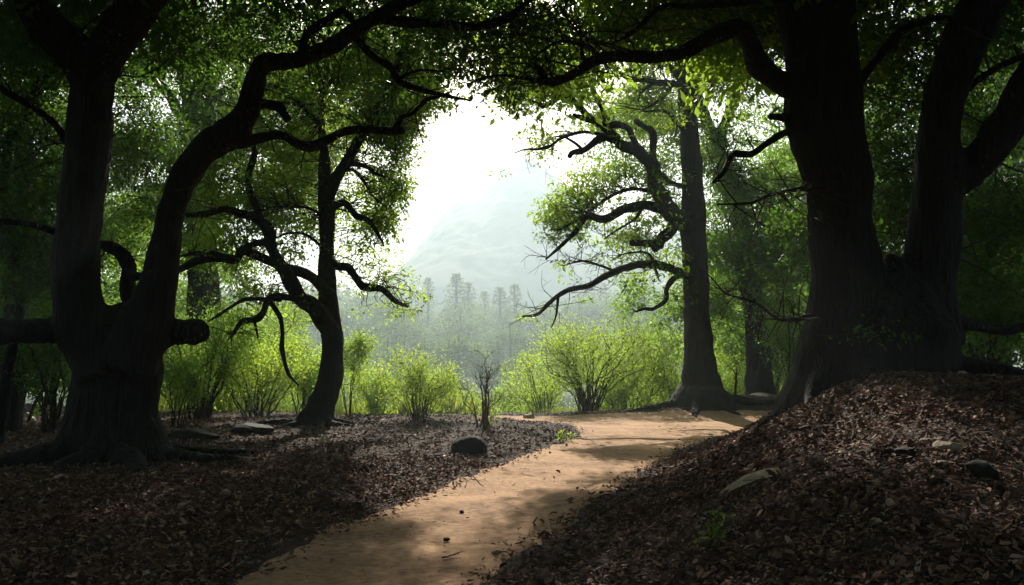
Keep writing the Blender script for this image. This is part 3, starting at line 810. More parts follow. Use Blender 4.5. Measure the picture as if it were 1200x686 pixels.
crown(t, bl, np.vstack(S), [M_leafL], .95, .085, .48, 46, .45, lanep=.22, tips=S, maxtw=1.9)
crown(t, up, None, [M_leafL], UPPER, .16, .75, 46, .06, name='crown')

# ---------------------------------------------------------------- right middle tree
b = on_ground(820, 466)
b[1] = 27.0; b[0] = at(820, 466, 27.0)[0]; b[2] = g1(b[0], b[1])
D3 = 27.0
t = empty('gnarled_tree', b, 'tall straight dark tree with contorted limbs reaching left over the path', 'tree')
S, F = [], []
limb(t, b, [(822, 484, 46), (822, 470, 37), (821, 460, 30), (820.5, 449, 24.5), (820, 436, 20.5), (819, 415, 17.5), (818, 385, 16), (816, 340, 15), (815, 300, 15), (812, 265, 15.5), (813, 225, 13), (810, 175, 12), (806, 130, 11.5), (806, 90, 12), (808, 50, 13.5), (809, 10, 14), (810, -60, 13), (806, -160, 9), (800, -260, 5)], D3, D3, 'trunk', mat=M_bark2, sides=20, lobes=.08, samples=S, fuse_to=F)
limb(t, b, [(812, 270, 13), (797, 256, 10.5), (786, 246, 9.5), (776, 234, 9), (770, 222, 8.8), (766, 199, 7.8), (752, 182, 7.6), (732, 171, 6.6), (714, 155, 5), (694, 142, 3.8), (672, 135, 2)], D3, D3 - 3.2, sides=12, samples=S)
limb(t, b, [(742, 178, 5), (726, 167, 4.6), (710, 161, 4.4), (697, 167, 4.2), (684, 176, 4), (672, 178, 3.6), (668, 183, 3)], D3 - 2.2, D3 - 3.4, sides=9, cap=True)
limb(t, b, [(712, 150, 3.2), (706, 132, 3), (700, 118, 2.8), (695, 101, 2.4), (689, 84, 1.2)], D3 - 2.7, D3 - 3.4, sides=8, samples=S)
limb(t, b, [(754, 186, 4.6), (744, 166, 4), (735, 150, 4), (722, 146, 4), (705, 147, 4), (693, 140, 4), (676, 122, 3.8), (662, 112, 3.4), (652, 116, 3), (638, 124, 2.6), (624, 119, 2), (604, 116, 1.4), (584, 115, .7)], D3 - 1.8, D3 - 4, sides=9, samples=S)
limb(t, b, [(767, 205, 5), (766, 189, 4.4), (764, 155, 4.2), (757, 150, 4), (745, 142, 3)], D3 - 1, D3 - 2, sides=9, cap=True)
limb(t, b, [(712, 160, 2.4), (700, 157, 2.2), (686, 155, 2.1), (672, 157, 2.1), (658, 162, 2), (645, 171, 1.8), (630, 175, 1.6), (616, 175, 1.1), (602, 180, .6)], D3 - 2.7, D3 - 4, sides=8, samples=S)
limb(t, b, [(681, 174, 2), (672, 167, 2), (662, 161, 1.6), (652, 160, 1)], D3 - 3.2, D3 - 3.6, 'twig', sides=7)
limb(t, b, [(812, 264, 10), (797, 255, 8), (776, 247, 6.4), (756, 241, 5.4), (734, 244, 5.4), (716, 254, 5), (702, 256, 4.6), (688, 254, 4.2), (674, 272, 3), (655, 290, 2), (640, 304, 1)], D3, D3 - 3.8, sides=10, samples=S)
limb(t, b, [(778, 230, 4), (755, 223, 2.4), (734, 223, 2.1), (710, 233, 2), (695, 245, 1.4), (680, 250, .8)], D3 - .8, D3 - 2.6, sides=8, samples=S)
limb(t, b, [(752, 246, 2), (741, 259, 1.6), (724, 269, 1.2), (708, 280, .7)], D3 - 1.6, D3 - 2.4, 'twig', sides=6, samples=S)
limb(t, b, [(688, 255, 2.2), (676, 258, 1.8), (660, 268, 1.4), (644, 270, .8)], D3 - 3, D3 - 3.8, 'twig', sides=6, samples=S)
limb(t, b, [(806, 258, 9), (792, 263, 7.4), (782, 274, 7), (774, 285, 6.4), (768, 290, 5)], D3, D3 - 1.6, sides=10)
limb(t, b, [(776, 288, 5), (766, 286, 4.6), (752, 285.5, 4.4), (740, 285, 4.2)], D3 - 1.5, D3 - 2, 'broken_stub', sides=9, cap=True)
limb(t, b, [(818, 332, 9), (800, 321, 5.6), (776, 312, 5), (755, 310, 4.6), (731, 314, 4.2), (709, 323, 4), (692, 334, 3.4), (664, 341, 3.2), (644, 355, 2.6), (630, 368, 2), (612, 371, .9)], D3, D3 - 4.5, sides=9, samples=S)
limb(t, b, [(654, 347, 2), (653, 358, 1.6), (651, 372, 1), (646, 384, .6)], D3 - 3.6, D3 - 3.8, 'twig', sides=6)
limb(t, b, [(800, 322, 4), (790, 326, 3.5), (781, 338, 3.2), (780, 353, 3), (766, 362, 2.4), (755, 362, 2), (744, 366, .9)], D3 - .3, D3 - 1.5, sides=8)
limb(t, b, [(812, 222, 6), (800, 219, 3.4), (787, 214, 3.2), (775, 205, 2.8), (764, 194, 2)], D3, D3 - .8, sides=8, samples=S)
limb(t, b, [(808, 128, 8), (805, 112, 4.4), (799, 101, 4.2), (785, 98, 4), (768, 96, 3.6), (740, 92, 3), (726, 86, 2.2), (715, 78, 1.2)], D3, D3 - 3, sides=9, samples=S)
limb(t, b, [(768, 98, 2.6), (756, 104, 2.2), (750, 110, 2), (748, 119, 1.2)], D3 - 1.2, D3 - 1.6, 'twig', sides=6)
limb(t, b, [(788, 99, 2.6), (781, 110, 2.2), (770, 120, 1.8), (752, 129, 1)], D3 - .6, D3 - 1.4, 'twig', sides=6, samples=S)
limb(t, b, [(808, 160, 4), (797, 148, 2.6), (788, 137, 2.2), (777, 130, 2), (757, 131, 1)], D3, D3 - 1.2, sides=7, samples=S)
limb(t, b, [(804, 90, 8), (790, 62, 5.5), (777, 38, 5), (770, 10, 4.4), (764, -30, 3)], D3 + .2, D3 + 1.2, 'stem', mat=M_bark2, sides=10, samples=S, fuse_to=F)
limb(t, b, [(800, 100, 6), (788, 80, 3.6), (770, 72, 3), (756, 52, 2.4), (750, 20, 1.4)], D3, D3 + .8, sides=8, mat=M_bark2, samples=S)
limb(t, b, [(770, 322, 2), (760, 298, 1.4), (735, 297, 1), (715, 306, .6)], D3 - 1.6, D3 - 2.2, 'twig', sides=6, samples=S)
limb(t, b, [(720, 318, 2), (700, 310, 1.5), (680, 306, 1.2), (660, 312, .6)], D3 - 3, D3 - 3.6, 'twig', sides=6, samples=S)
ring_roots(t, b, b[:2], .7, 8, 1.8, .18, fuse_to=F)
fuse(t, b, F, .05, M_bark2)
bl = [(px_blob(p[0], p[1], p[2] + 1.3, *p[3:6]), p[6]) for p in [
    (640, 262, 23.4, 26, 34, .8, 1.0), (665, 235, 23.8, 40, 26, .9, .9), (700, 215, 24.4, 40, 22, .9, .9), (650, 300, 23.3, 20, 12, .5, .7), (700, 285, 24.6, 36, 16, .8, 1.0), (670, 318, 24, 36, 12, .7, 1.0), (740, 300, 25.3, 40, 20, .9, .8), (735, 270, 25.2, 40, 16, .8, .8), (765, 225, 26, 40, 20, .9, .6),
    (620, 165, 23.4, 22, 16, .6, .6), (650, 145, 23.8, 30, 14, .6, .5), (600, 175, 23.3, 12, 14, .4, .6), (745, 125, 25.5, 46, 34, 1.1, 1.1), (720, 165, 24.6, 30, 14, .6, .5), (690, 110, 24.2, 40, 30, 1.0, .8), (740, 195, 25.5, 36, 24, .8, .8), (640, 85, 23.6, 44, 28, .8, .7), (720, 60, 25.5, 60, 40, 1.5, .9), (790, 120, 28, 30, 40, .9, .6), (850, 90, 28.5, 50, 50, 1.2, .8), (790, 170, 28, 20, 30, .6, .5), (840, 30, 28.5, 70, 40, 1.6, .9), (600, 110, 23.4, 40, 16, .6, .7), (780, 255, 26.2, 24, 24, .5, .5), (660, 255, 23.5, 36, 14, .6, .7), (615, 50, 25, 46, 50, 1.4, 1.2), (590, 105, 24, 34, 18, .9, .7)]]
up = []  # unseen blobs added overhead, closing sun holes on the bank
for c, r, f in [((4, 21, 14), (4, 3.5, 1.6), .45), ((9, 22, 15), (5, 4, 2), .45), ((6, 27, 18.5), (5, 5, 2), .45), ((11, 17, 12), (4, 4, 2), .9), ((2.6, 17, 8.4), (2.8, 2.4, 1.0), 1.0), ((5.5, 14.5, 7.6), (2, 2, .8), .9)]:
    up.append(((np.array(c, float), np.array(r, float)), f))
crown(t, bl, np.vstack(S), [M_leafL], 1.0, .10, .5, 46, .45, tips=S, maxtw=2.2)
crown(t, up, None, [M_leafL], UPPER, .16, .75, 46, .06, name='crown')

# ---------------------------------------------------------------- leaning tree behind it
b = np.array([at(888, 448, 31.0)[0], 31.0, 0]); b[2] = g1(b[0], b[1])
t = empty('leaning_tree', b, 'dark tree leaning left beyond the straight tree, forked high up', 'tree')
S, F = [], []
Db = 31.0
limb(t, b, [(892, 475, 22), (890, 450, 17), (889, 425, 14.5), (886, 380, 13), (881, 330, 12), (876, 295, 11), (867, 255, 10.4), (857, 222, 9.4), (849, 195, 8.4), (840, 168, 7.6), (828, 140, 6.6), (818, 112, 5.5), (800, 60, 4), (790, 0, 3)], Db, Db + .5, 'trunk', mat=M_bark2, sides=14, lobes=.07, samples=S, fuse_to=F)
limb(t, b, [(842, 176, 7), (848, 150, 6.4), (858, 120, 5.6), (866, 92, 5), (874, 58, 4.4), (884, 18, 3.4), (890, -30, 2)], Db, Db - 1, sides=10, mat=M_bark2, samples=S)
limb(t, b, [(824, 128, 4), (833, 106, 3.6), (842, 82, 3.2), (850, 60, 2.6), (856, 30, 1.6)], Db, Db - .6, sides=8, mat=M_bark2, samples=S)
limb(t, b, [(836, 152, 4), (818, 146, 2.8), (806, 142, 2)], Db, Db, sides=7, mat=M_bark2)
limb(t, b, [(866, 100, 3), (878, 80, 2.4), (892, 60, 1.8), (905, 30, 1)], Db, Db - .6, sides=7, mat=M_bark2, samples=S)
ring_roots(t, b, b[:2], .55, 5, 1.2, .14, M_bark2, fuse_to=F)
fuse(t, b, F, .05, M_bark2)
bl = [(px_blob(*p[:6]), p[6]) for p in [(870, 60, 30.5, 50, 50, 1.5, .6), (850, 180, 30, 50, 30, 1.2, .5), (900, 215, 30, 50, 30, 1.2, .9), (860, 280, 30, 60, 40, 1.4, .9), (920, 290, 30, 50, 50, 1.4, 1.0), (800, 50, 31, 50, 50, 1.4, .5), (900, 140, 30.5, 30, 30, 1.0, .5), (760, 350, 32, 60, 40, 1.6, .7), (870, 350, 32, 70, 40, 1.6, .9), (930, 240, 31, 40, 60, 1.4, .9), (740, 150, 32, 60, 50, 1.6, .6), (830, 220, 32, 40, 60, 1.5, .6)]]
crown(t, bl, np.vstack(S), [M_leafM], 1.7, .11, .55, 52, .25)

# ---------------------------------------------------------------- grey forked tree far left, behind the left foreground tree
b = np.array([at(236, 500, 30.0)[0], 30.0, 0]); b[2] = g1(b[0], b[1])
t = empty('forked_tree', b, 'pale grey forked tree standing behind the left foreground tree', 'tree')
S, F = [], []
Dg = 30.0
limb(t, b, [(240, 520, 28), (239, 480, 21), (238, 400, 19), (237, 300, 18), (235, 200, 17), (233, 140, 18), (229, 100, 16), (224, 60, 13), (221, 20, 12), (219, -40, 10), (214, -140, 6)], Dg, Dg, 'trunk', mat=M_bark2, sides=16, lobes=.06, samples=S, fuse_to=F)
limb(t, b, [(236, 130, 14), (248, 90, 11), (262, 52, 9), (274, 22, 8), (284, -10, 7), (296, -70, 4)], Dg, Dg - 1, 'stem', mat=M_bark2, sides=12, samples=S, fuse_to=F)
limb(t, b, [(230, 130, 9), (217, 108, 5.4), (212, 82, 5), (209, 50, 4.6), (206, 10, 4), (200, -50, 3)], Dg, Dg - 1, sides=9, mat=M_bark2, samples=S)
limb(t, b, [(236, 128, 7), (252, 112, 4.6), (268, 104, 4.2), (282, 97, 3.6), (300, 80, 2)], Dg, Dg - 2, sides=9, mat=M_bark2, samples=S)
limb(t, b, [(262, 40, 5), (285, 22, 4), (310, 6, 3), (330, -4, 2)], Dg - .5, Dg - 2, sides=8, mat=M_bark2, samples=S)
limb(t, b, [(226, 160, 8), (196, 110, 6), (170, 80, 5), (140, 60, 4)], Dg, Dg - 1, sides=9, mat=M_bark2, samples=S)
fuse(t, b, F, .05, M_bark2)
bl = [(px_blob(*p[:6]), p[6]) for p in [(170, 190, 28.5, 60, 50, 1.6, .9), (150, 60, 29, 60, 50, 1.6, .6), (260, 160, 28.5, 50, 40, 1.4, .9), (320, 60, 28.5, 60, 50, 1.8, .9), (210, 250, 28.5, 60, 40, 1.6, .9), (250, 20, 29, 70, 40, 1.8, .5), (60, 120, 29, 60, 60, 1.8, .5), (330, 140, 29, 50, 40, 1.5, .8), (130, 270, 29, 50, 40, 1.5, .9), (280, 290, 29, 80, 40, 1.8, .6), (330, 230, 30, 70, 50, 1.8, .8), (400, 170, 31, 60, 60, 1.8, .7), (60, 250, 29, 70, 60, 1.8, .9), (250, 90, 30, 60, 50, 1.6, .7), (420, 80, 30, 70, 50, 1.8, .7)]]
crown(t, bl, np.vstack(S), [M_leafM], 1.7, .11, .55, 52, .25)


# ---------------------------------------------------------------- shrubs and saplings
def shrub(px, py, h, wd, ns, nleaf, mats, label, name='shrub', D=None, lsz=.07, lo=.3, lean=0.0, fan=1.0, stemr=.012, bare=False, cat='shrub', group=None, clump=.16):
    if D is None: b = on_ground(px, py)
    else:
        x = at(px, py, D)[0]; b = np.array([x, D, g1(x, D)])
    s = b[1] / FPX
    H, W = h * s, wd * s / 2
    t = empty(name, b, label, cat, group)
    st, lf = Geo(), Geo()
    tips = []
    for k in range(ns):
        a = rng.uniform(0, 6.28); rr = math.sqrt(rng.uniform(0, 1)) * W * fan
        hh = H * rng.uniform(.6, 1) * (1 - .35 * (rr / max(W * fan, .01)) ** 2)
        e = b + np.array([math.cos(a) * rr + lean * hh, math.sin(a) * rr, hh])
        p0 = b + np.array([math.cos(a), math.sin(a), 0]) * rng.uniform(0, .12 + W * .12)
        p0[2] = g1(p0[0], p0[1]) - .03
        m1 = p0 + (e - p0) * .4 + np.array([0, 0, hh * .1]) - np.array([math.cos(a), math.sin(a), 0]) * rr * .12 + rng.normal(0, .04 * H, 3)
        m2 = p0 + (e - p0) * .75 + np.array([0, 0, hh * .06]) + rng.normal(0, .04 * H, 3)
        P = smooth_poly(np.array([p0, m1, m2, e]), 14)
        P[1:] += rng.normal(0, .006 * H, (13, 3))
        st.tube(P, np.linspace(stemr * rng.uniform(.7, 1.3), .003, 14) * (H / 1.6) ** .5, 5, 0)
        for q in range(rng.integers(4, 8) if not bare else rng.integers(7, 12)):
            i = rng.integers(int(14 * lo), 13)
            L_ = H * rng.uniform(.12, .28)
            d = nrm(nrm(P[i] - P[i - 1]) + rng.normal(0, .55, 3) + np.array([0, 0, .25]))
            tw = smooth_poly(np.array([P[i], P[i] + d * L_ * .5 + rng.normal(0, .03 * H, 3), P[i] + d * L_]), 6)
            st.tube(tw, np.linspace(.004, .002, 6) * (H / 1.6) ** .4 * 1.3, 4, 0)
            tips.append(tw[2:]); 
            if bare:
                for _ in range(2):
                    j = rng.integers(1, 5); d2 = nrm(d + rng.normal(0, .6, 3))
                    st.tube(np.array([tw[j], tw[j] + d2 * L_ * .25, tw[j] + d2 * L_ * .5]), np.array([.0028, .0022, .0015]) * 1.2, 3, 0)
        tips.append(P[int(14 * lo):])
    st.build('stems', [M_red if bare else M_twig], t, b)
    if nleaf:
        T = np.vstack(tips)
        c = T[rng.integers(0, len(T), nleaf)] + rng.normal(0, clump * H ** .5 * .6, (nleaf, 3))
        c[:, 2] = np.maximum(c[:, 2], ground(c[:, 0], c[:, 1]) + .02)
        D_ = nrm(rng.normal(0, 1, (nleaf, 3)) + nrm(c - b) * .5)
        N_ = nrm(rng.normal(0, .6, (nleaf, 3)) + np.array([0, 0, .8]))
        lf.leaves(c, D_, N_, lsz * rng.uniform(.55, 1.2, nleaf), np.clip(rng.normal(.5, .22, nleaf), 0, 1), 0, .5)
        lf.build('foliage', mats, t, b)
    return t


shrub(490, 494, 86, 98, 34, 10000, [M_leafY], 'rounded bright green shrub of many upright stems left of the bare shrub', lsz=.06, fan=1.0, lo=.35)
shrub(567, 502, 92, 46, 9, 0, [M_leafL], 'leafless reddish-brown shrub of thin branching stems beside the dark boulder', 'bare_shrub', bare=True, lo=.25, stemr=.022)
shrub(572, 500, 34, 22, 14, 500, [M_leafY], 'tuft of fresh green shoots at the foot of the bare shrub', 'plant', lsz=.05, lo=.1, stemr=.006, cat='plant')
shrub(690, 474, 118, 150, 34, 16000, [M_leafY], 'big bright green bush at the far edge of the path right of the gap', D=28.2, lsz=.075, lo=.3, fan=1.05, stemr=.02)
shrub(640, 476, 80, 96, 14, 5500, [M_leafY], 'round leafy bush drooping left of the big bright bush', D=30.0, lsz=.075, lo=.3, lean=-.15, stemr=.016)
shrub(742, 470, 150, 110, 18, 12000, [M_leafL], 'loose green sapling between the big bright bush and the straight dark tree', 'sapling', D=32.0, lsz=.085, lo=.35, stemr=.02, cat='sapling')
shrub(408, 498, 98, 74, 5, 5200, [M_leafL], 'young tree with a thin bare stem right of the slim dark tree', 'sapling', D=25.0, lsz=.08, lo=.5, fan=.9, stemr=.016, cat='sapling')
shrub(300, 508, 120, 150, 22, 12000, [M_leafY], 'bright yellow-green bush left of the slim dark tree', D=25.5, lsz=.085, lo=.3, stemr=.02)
shrub(352, 502, 92, 80, 12, 7000, [M_leafL], 'leafy green bush directly behind the slim dark tree', D=27.0, lsz=.085, lo=.3, stemr=.018)
shrub(232, 512, 150, 150, 20, 15000, [M_leafM], 'tall green bush right of the massive left trunk', D=24.0, lsz=.085, lo=.3, stemr=.02)
shrub(300, 470, 150, 190, 20, 11000, [M_leafL], 'high bushy growth behind the yellow-green bush', D=33.0, lsz=.11, lo=.3, stemr=.03)
shrub(205, 520, 90, 70, 9, 3500, [M_leafM], 'thin twiggy bush growing close beside the left trunk roots', D=19.0, lsz=.07, lo=.4, stemr=.014)
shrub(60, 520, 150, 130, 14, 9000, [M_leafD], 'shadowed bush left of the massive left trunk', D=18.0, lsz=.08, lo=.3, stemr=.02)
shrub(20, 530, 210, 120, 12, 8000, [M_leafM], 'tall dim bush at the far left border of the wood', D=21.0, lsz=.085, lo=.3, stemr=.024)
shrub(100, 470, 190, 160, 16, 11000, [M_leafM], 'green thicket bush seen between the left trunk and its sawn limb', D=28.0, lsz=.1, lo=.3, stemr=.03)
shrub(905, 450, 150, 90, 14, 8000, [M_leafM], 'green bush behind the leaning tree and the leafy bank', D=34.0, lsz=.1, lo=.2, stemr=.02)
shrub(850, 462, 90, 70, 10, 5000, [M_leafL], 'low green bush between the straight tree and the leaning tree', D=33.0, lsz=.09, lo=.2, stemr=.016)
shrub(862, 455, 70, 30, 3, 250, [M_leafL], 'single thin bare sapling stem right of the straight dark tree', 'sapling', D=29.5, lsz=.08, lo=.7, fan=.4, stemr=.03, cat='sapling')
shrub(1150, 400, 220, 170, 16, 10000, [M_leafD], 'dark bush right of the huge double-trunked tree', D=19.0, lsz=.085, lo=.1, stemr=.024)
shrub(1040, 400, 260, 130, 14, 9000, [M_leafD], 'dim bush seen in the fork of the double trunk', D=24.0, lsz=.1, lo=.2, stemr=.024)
for px, py, h, wd, ns, nl, m, D, lab in [
        (262, 500, 110, 110, 14, 9000, M_leafL, 29.5, 'fresh green bush filling the gap between the tall green bush and the yellow-green bush'),
        (165, 505, 120, 110, 14, 8000, M_leafM, 26.5, 'dim green bush peeping out right behind the massive left trunk'),
        (380, 500, 80, 90, 12, 7000, M_leafL, 30.5, 'soft green bush straight behind the foot of the slim dark tree'),
        (440, 495, 60, 80, 12, 6500, M_leafY, 27.5, 'low light green bush between the thin-stemmed young tree and the rounded shrub'),
        (800, 470, 110, 90, 14, 9000, M_leafL, 31.5, 'fresh green bush filling in left of the straight dark trunk'),
        (930, 460, 130, 90, 14, 8000, M_leafM, 27.5, 'shaded green bush where the leafy bank meets the huge trunk'),
        (720, 472, 70, 80, 12, 7000, M_leafY, 30.0, 'low spreading bush at the right foot of the big bright bush')]:
    shrub(px, py, h, wd, ns, nl, [m], lab, D=D, lsz=.085, lo=.12, stemr=.014)
# leafy sprig and tufts on the near ground
shrub(835, 640, 40, 60, 9, 170, [M_leafM], 'small leafy green sprig growing from the litter in front of the flat stone', 'plant', lsz=.045, lo=.2, stemr=.006, cat='plant', clump=.08)
shrub(662, 518, 14, 26, 14, 120, [M_leafY], 'low tuft of pale green weeds on the inner edge of the path bend', 'plant', lsz=.05, lo=.1, stemr=.005, cat='plant', clump=.06)

# slender dark trees at the two borders
b = np.array([at(-2, 500, 16.0)[0], 16.0, 0]); b[2] = g1(b[0], b[1])
t = empty('slender_tree', b, 'slender crooked dark tree at the left border, behind the sawn limb', 'tree')
S = []
limb(t, b, [(-6, 560, 9), (-2, 510, 7), (6, 455, 6), (15, 405, 5.4), (23, 362, 5), (20, 310, 4.6), (8, 255, 4.6), (4, 217, 4.8), (10, 178, 4.8), (14, 157, 4.6), (30, 140, 4.8), (37, 112, 4.6), (52, 91, 4.2), (66, 79, 3.6), (78, 50, 2.6), (84, 10, 1.6)], 16, 14.8, 'trunk', sides=10, samples=S)
limb(t, b, [(30, 142, 3), (50, 160, 2.4), (64, 168, 2), (80, 166, 1)], 15.2, 15, sides=7, samples=S)
limb(t, b, [(14, 158, 3), (-4, 140, 2.4), (-20, 130, 1.6)], 15.2, 15, sides=7, samples=S)
bl = [(px_blob(*p[:6]), p[6]) for p in [(30, 160, 15, 50, 50, 1, .7), (70, 60, 14.8, 40, 40, 1, .7), (20, 250, 15.2, 50, 40, 1, .7), (30, 330, 15.4, 50, 30, .8, .7)]]
crown(t, bl, np.vstack(S), [M_leafD], 1.2, .09, .45, 34, .4)
b = np.array([at(1118, 470, 17.0)[0], 17.0, 0]); b[2] = g1(b[0], b[1])
t = empty('slender_tree', b, 'thin dark tree leaning right beside the huge double trunk', 'tree')
S = []
limb(t, b, [(1112, 440, 8), (1118, 405, 6.4), (1129, 366, 5.6), (1149, 316, 5.2), (1170, 283, 5), (1191, 249, 4.6), (1215, 200, 3.6), (1235, 150, 2)], 17, 16, 'trunk', sides=9, samples=S)
limb(t, b, [(1149, 316, 3), (1160, 280, 2.4), (1164, 240, 1.6), (1160, 210, 1)], 16.6, 16.2, sides=7, samples=S)
bl = [(px_blob(*p[:6]), p[6]) for p in [(1180, 235, 16, 50, 40, 1, .8), (1150, 290, 16.4, 40, 30, 1, .7), (1190, 320, 16.4, 40, 40, 1, .7)]]
crown(t, bl, np.vstack(S), [M_leafD], 1.2, .09, .45, 34, .4)


# ---------------------------------------------------------------- woodland trees behind: a few kinds, copied
def wood_tree(name, H, rw, mat, nb, label, cat='tree', lai=1.0, size=.16, low=.25):
    t = empty(name, (0, 0, 0), label, cat, 'trees of the wood behind')
    g = Geo()
    P = smooth_poly(np.array([(0, 0, -.5), (rng.normal(0, .1), rng.normal(0, .1), H * .25), (rng.normal(0, .3), rng.normal(0, .3), H * .6), (rng.normal(0, .4), rng.normal(0, .4), H)]), 20)
    g.tube(P, np.linspace(.017 * H + .03, .02, 20), 10, 0, .1)
    bl = []
    for k in range(nb):
        f = low + (1 - low) * (k + .5) / nb
        i = min(18, int(f * 19)); a = k * 2.4 + rng.uniform(-.4, .4)
        L_ = rw * (1.1 - .75 * f ** 1.6) * rng.uniform(.7, 1.1)
        e = P[i] + np.array([math.cos(a) * L_, math.sin(a) * L_, L_ * .3])
        br = Geo()
        br.tube(smooth_poly(np.array([P[i], (P[i] + e) / 2 + rng.normal(0, .12, 3) + np.array([0, 0, .15]), e]), 9), np.linspace(.045, .012, 9) * H / 9, 6, 0)
        br.build('branch', [M_bark2], t)
        bl.append(((P[i] * .25 + e * .75, np.array([L_ * .55, L_ * .55, .45 + .05 * H])), 1.0))
    bl.append(((P[-1], np.array([rw * .4, rw * .4, .6])), 1.0))
    g.build('trunk', [M_bark2], t)
    crown(t, bl, None, [mat], lai, size, .62, 30, .15, prune=False)
    return t


def copy_tree(src, loc, rz, s, label):
    c = src.copy(); col.objects.link(c)
    c.location = loc; c.rotation_euler = (0, 0, rz); c.scale = (s, s, s); c['label'] = label
    for ch in src.children:
        k = ch.copy(); col.objects.link(k); k.parent = c
    return c


LANES_SAVE = list(LANES); LANES.clear()
wA = wood_tree('woodland_tree', 12, 3.4, M_leafM, 13, 'x')
wB = wood_tree('woodland_tree', 9, 3.2, M_leafL, 11, 'x', low=.12)
wC = wood_tree('woodland_tree', 14, 3.8, M_leafD, 14, 'x', low=.2)  # dark kind: shade among the trees put into its leaf colour
LANES.extend(LANES_SAVE)
WOOD = [  # proto, px, D, scale, label
    (wA, 60, 34, 1.0, 'tall green woodland tree beyond the left border bushes'),
    (wB, 145, 37, 1.0, 'leafy woodland tree glimpsed between the two left foreground stems'),
    (wC, -60, 27, .9, 'dark woodland tree cut by the left picture edge'),
    (wB, 245, 42, 1.1, 'light green woodland tree behind the pale forked tree'),
    (wB, 330, 47, .95, 'sunlit woodland tree above the yellow-green bush'),
    (wA, 15, 45, 1.1, 'far green woodland tree deep in the left wood'),
    (wC, 175, 52, 1.1, 'deep woodland tree far behind the left foreground stems'),
    (wB, 770, 44, .75, 'small light green woodland tree left of the straight trunk'),
    (wB, 860, 42, 1.05, 'light green woodland tree between the straight and leaning trunks'),
    (wA, 930, 38, 1.0, 'green woodland tree against the huge trunk, behind the bank'),
    (wB, 905, 50, 1.2, 'bright woodland tree high behind the leaning trunk'),
    (wC, 1050, 36, 1.05, 'green woodland tree seen in the fork of the double trunk'),
    (wC, 1150, 31, 1.0, 'dark woodland tree right of the double trunk'),
    (wC, 1240, 26, .9, 'dark woodland tree cut by the right picture edge'),
    (wC, 1010, 52, 1.2, 'far woodland tree above the huge trunk'),
    (wC, 1180, 45, 1.2, 'far dim woodland tree at the right of the wood'),
]
seen = set()
for k, (p, px, D, s, lab) in enumerate(WOOD):
    x = at(px, 450, D)[0]
    loc = (x, D, g1(x, D) - .05)
    if id(p) not in seen:
        seen.add(id(p)); p.location = loc; p.scale = (s, s, s); p['label'] = lab
    else:
        copy_tree(p, loc, rng.uniform(0, 6.28), s, lab)

# wood at both sides, plus an unseen mass behind the viewer added to block skylight
g = Geo()
C = []
for _ in range(900):
    a = rng.uniform(R(35), R(325))                 # everywhere but ahead
    r = rng.uniform(17, 24)
    x, y = math.sin(a) * r, math.cos(a) * r + 4
    C.append((x, y, g1(x, y) + rng.uniform(.3, 13)))
for s_ in (-1, 1):
    for _ in range(420):
        y = rng.uniform(22, 62); x = s_ * (rng.uniform(.62, .82) * y + 3)
        C.append((x, y, g1(x, y) + rng.uniform(.3, 12)))
C = np.array(C)
for q in range(0, len(C), 14):
    P = C[q].copy(); P[2] = g1(P[0], P[1]) - .3
    g.tube(np.array([P, P + [0.1, 0, 5], P + [-.1, .1, 10], P + [0, 0, 14]]), np.array([.28, .2, .14, .05]), 7, 0)
spray(g, C, np.full(len(C), 1.25), 46, .30, 1, tilt=.5, flat=.3)
tag(g.build('woodland', [M_bark2, M_leafD]), 'dense dark woodland at both sides, with unseen light-blocking growth behind', 'woodland', kind='stuff')

# ---------------------------------------------------------------- valley: meadow scrub, misty woods
g = Geo()
n = 42000
y = 25.6 + rng.uniform(0, 1, n) ** 1.6 * 34; x = rng.uniform(-.42, .33, n) * y
keep = (vnoise(x * .7, y * .5, 31) + .5 * vnoise(x * 2, y, 32) > -.25 + .5 * sm((30 - y) / 4)) & (path_sd(x, y) > .12) & (y > 26.2 + .6 * vnoise(x, y * 0, 3) + np.maximum(0, -x - 3) * .1) & ~((x > 5) & (y < 31))
x, y = x[keep], y[keep]
P = np.stack([x, y, ground(x, y) - .02], -1); n = len(P)
tall = .32 + .9 * np.clip(vnoise(x * .5, y * .35, 12) + .2, 0, 1) ** 1.5
g.leaves(P, nrm(np.stack([rng.normal(0, .25, n), rng.normal(0, .25, n), np.ones(n)], -1)), nrm(rng.normal(0, 1, (n, 3)) * [1, 1, .1]), tall * rng.uniform(.5, 1.3, n) * sm((y - 25.8) / 3).clip(.25, 1), np.clip(rng.normal(.5, .22, n), 0, 1), 0, .06, .25)
tag(g.build('grass', [M_grass]), 'tall yellow-green grass on the slope beyond the path', 'grass', kind='stuff')
k = 0
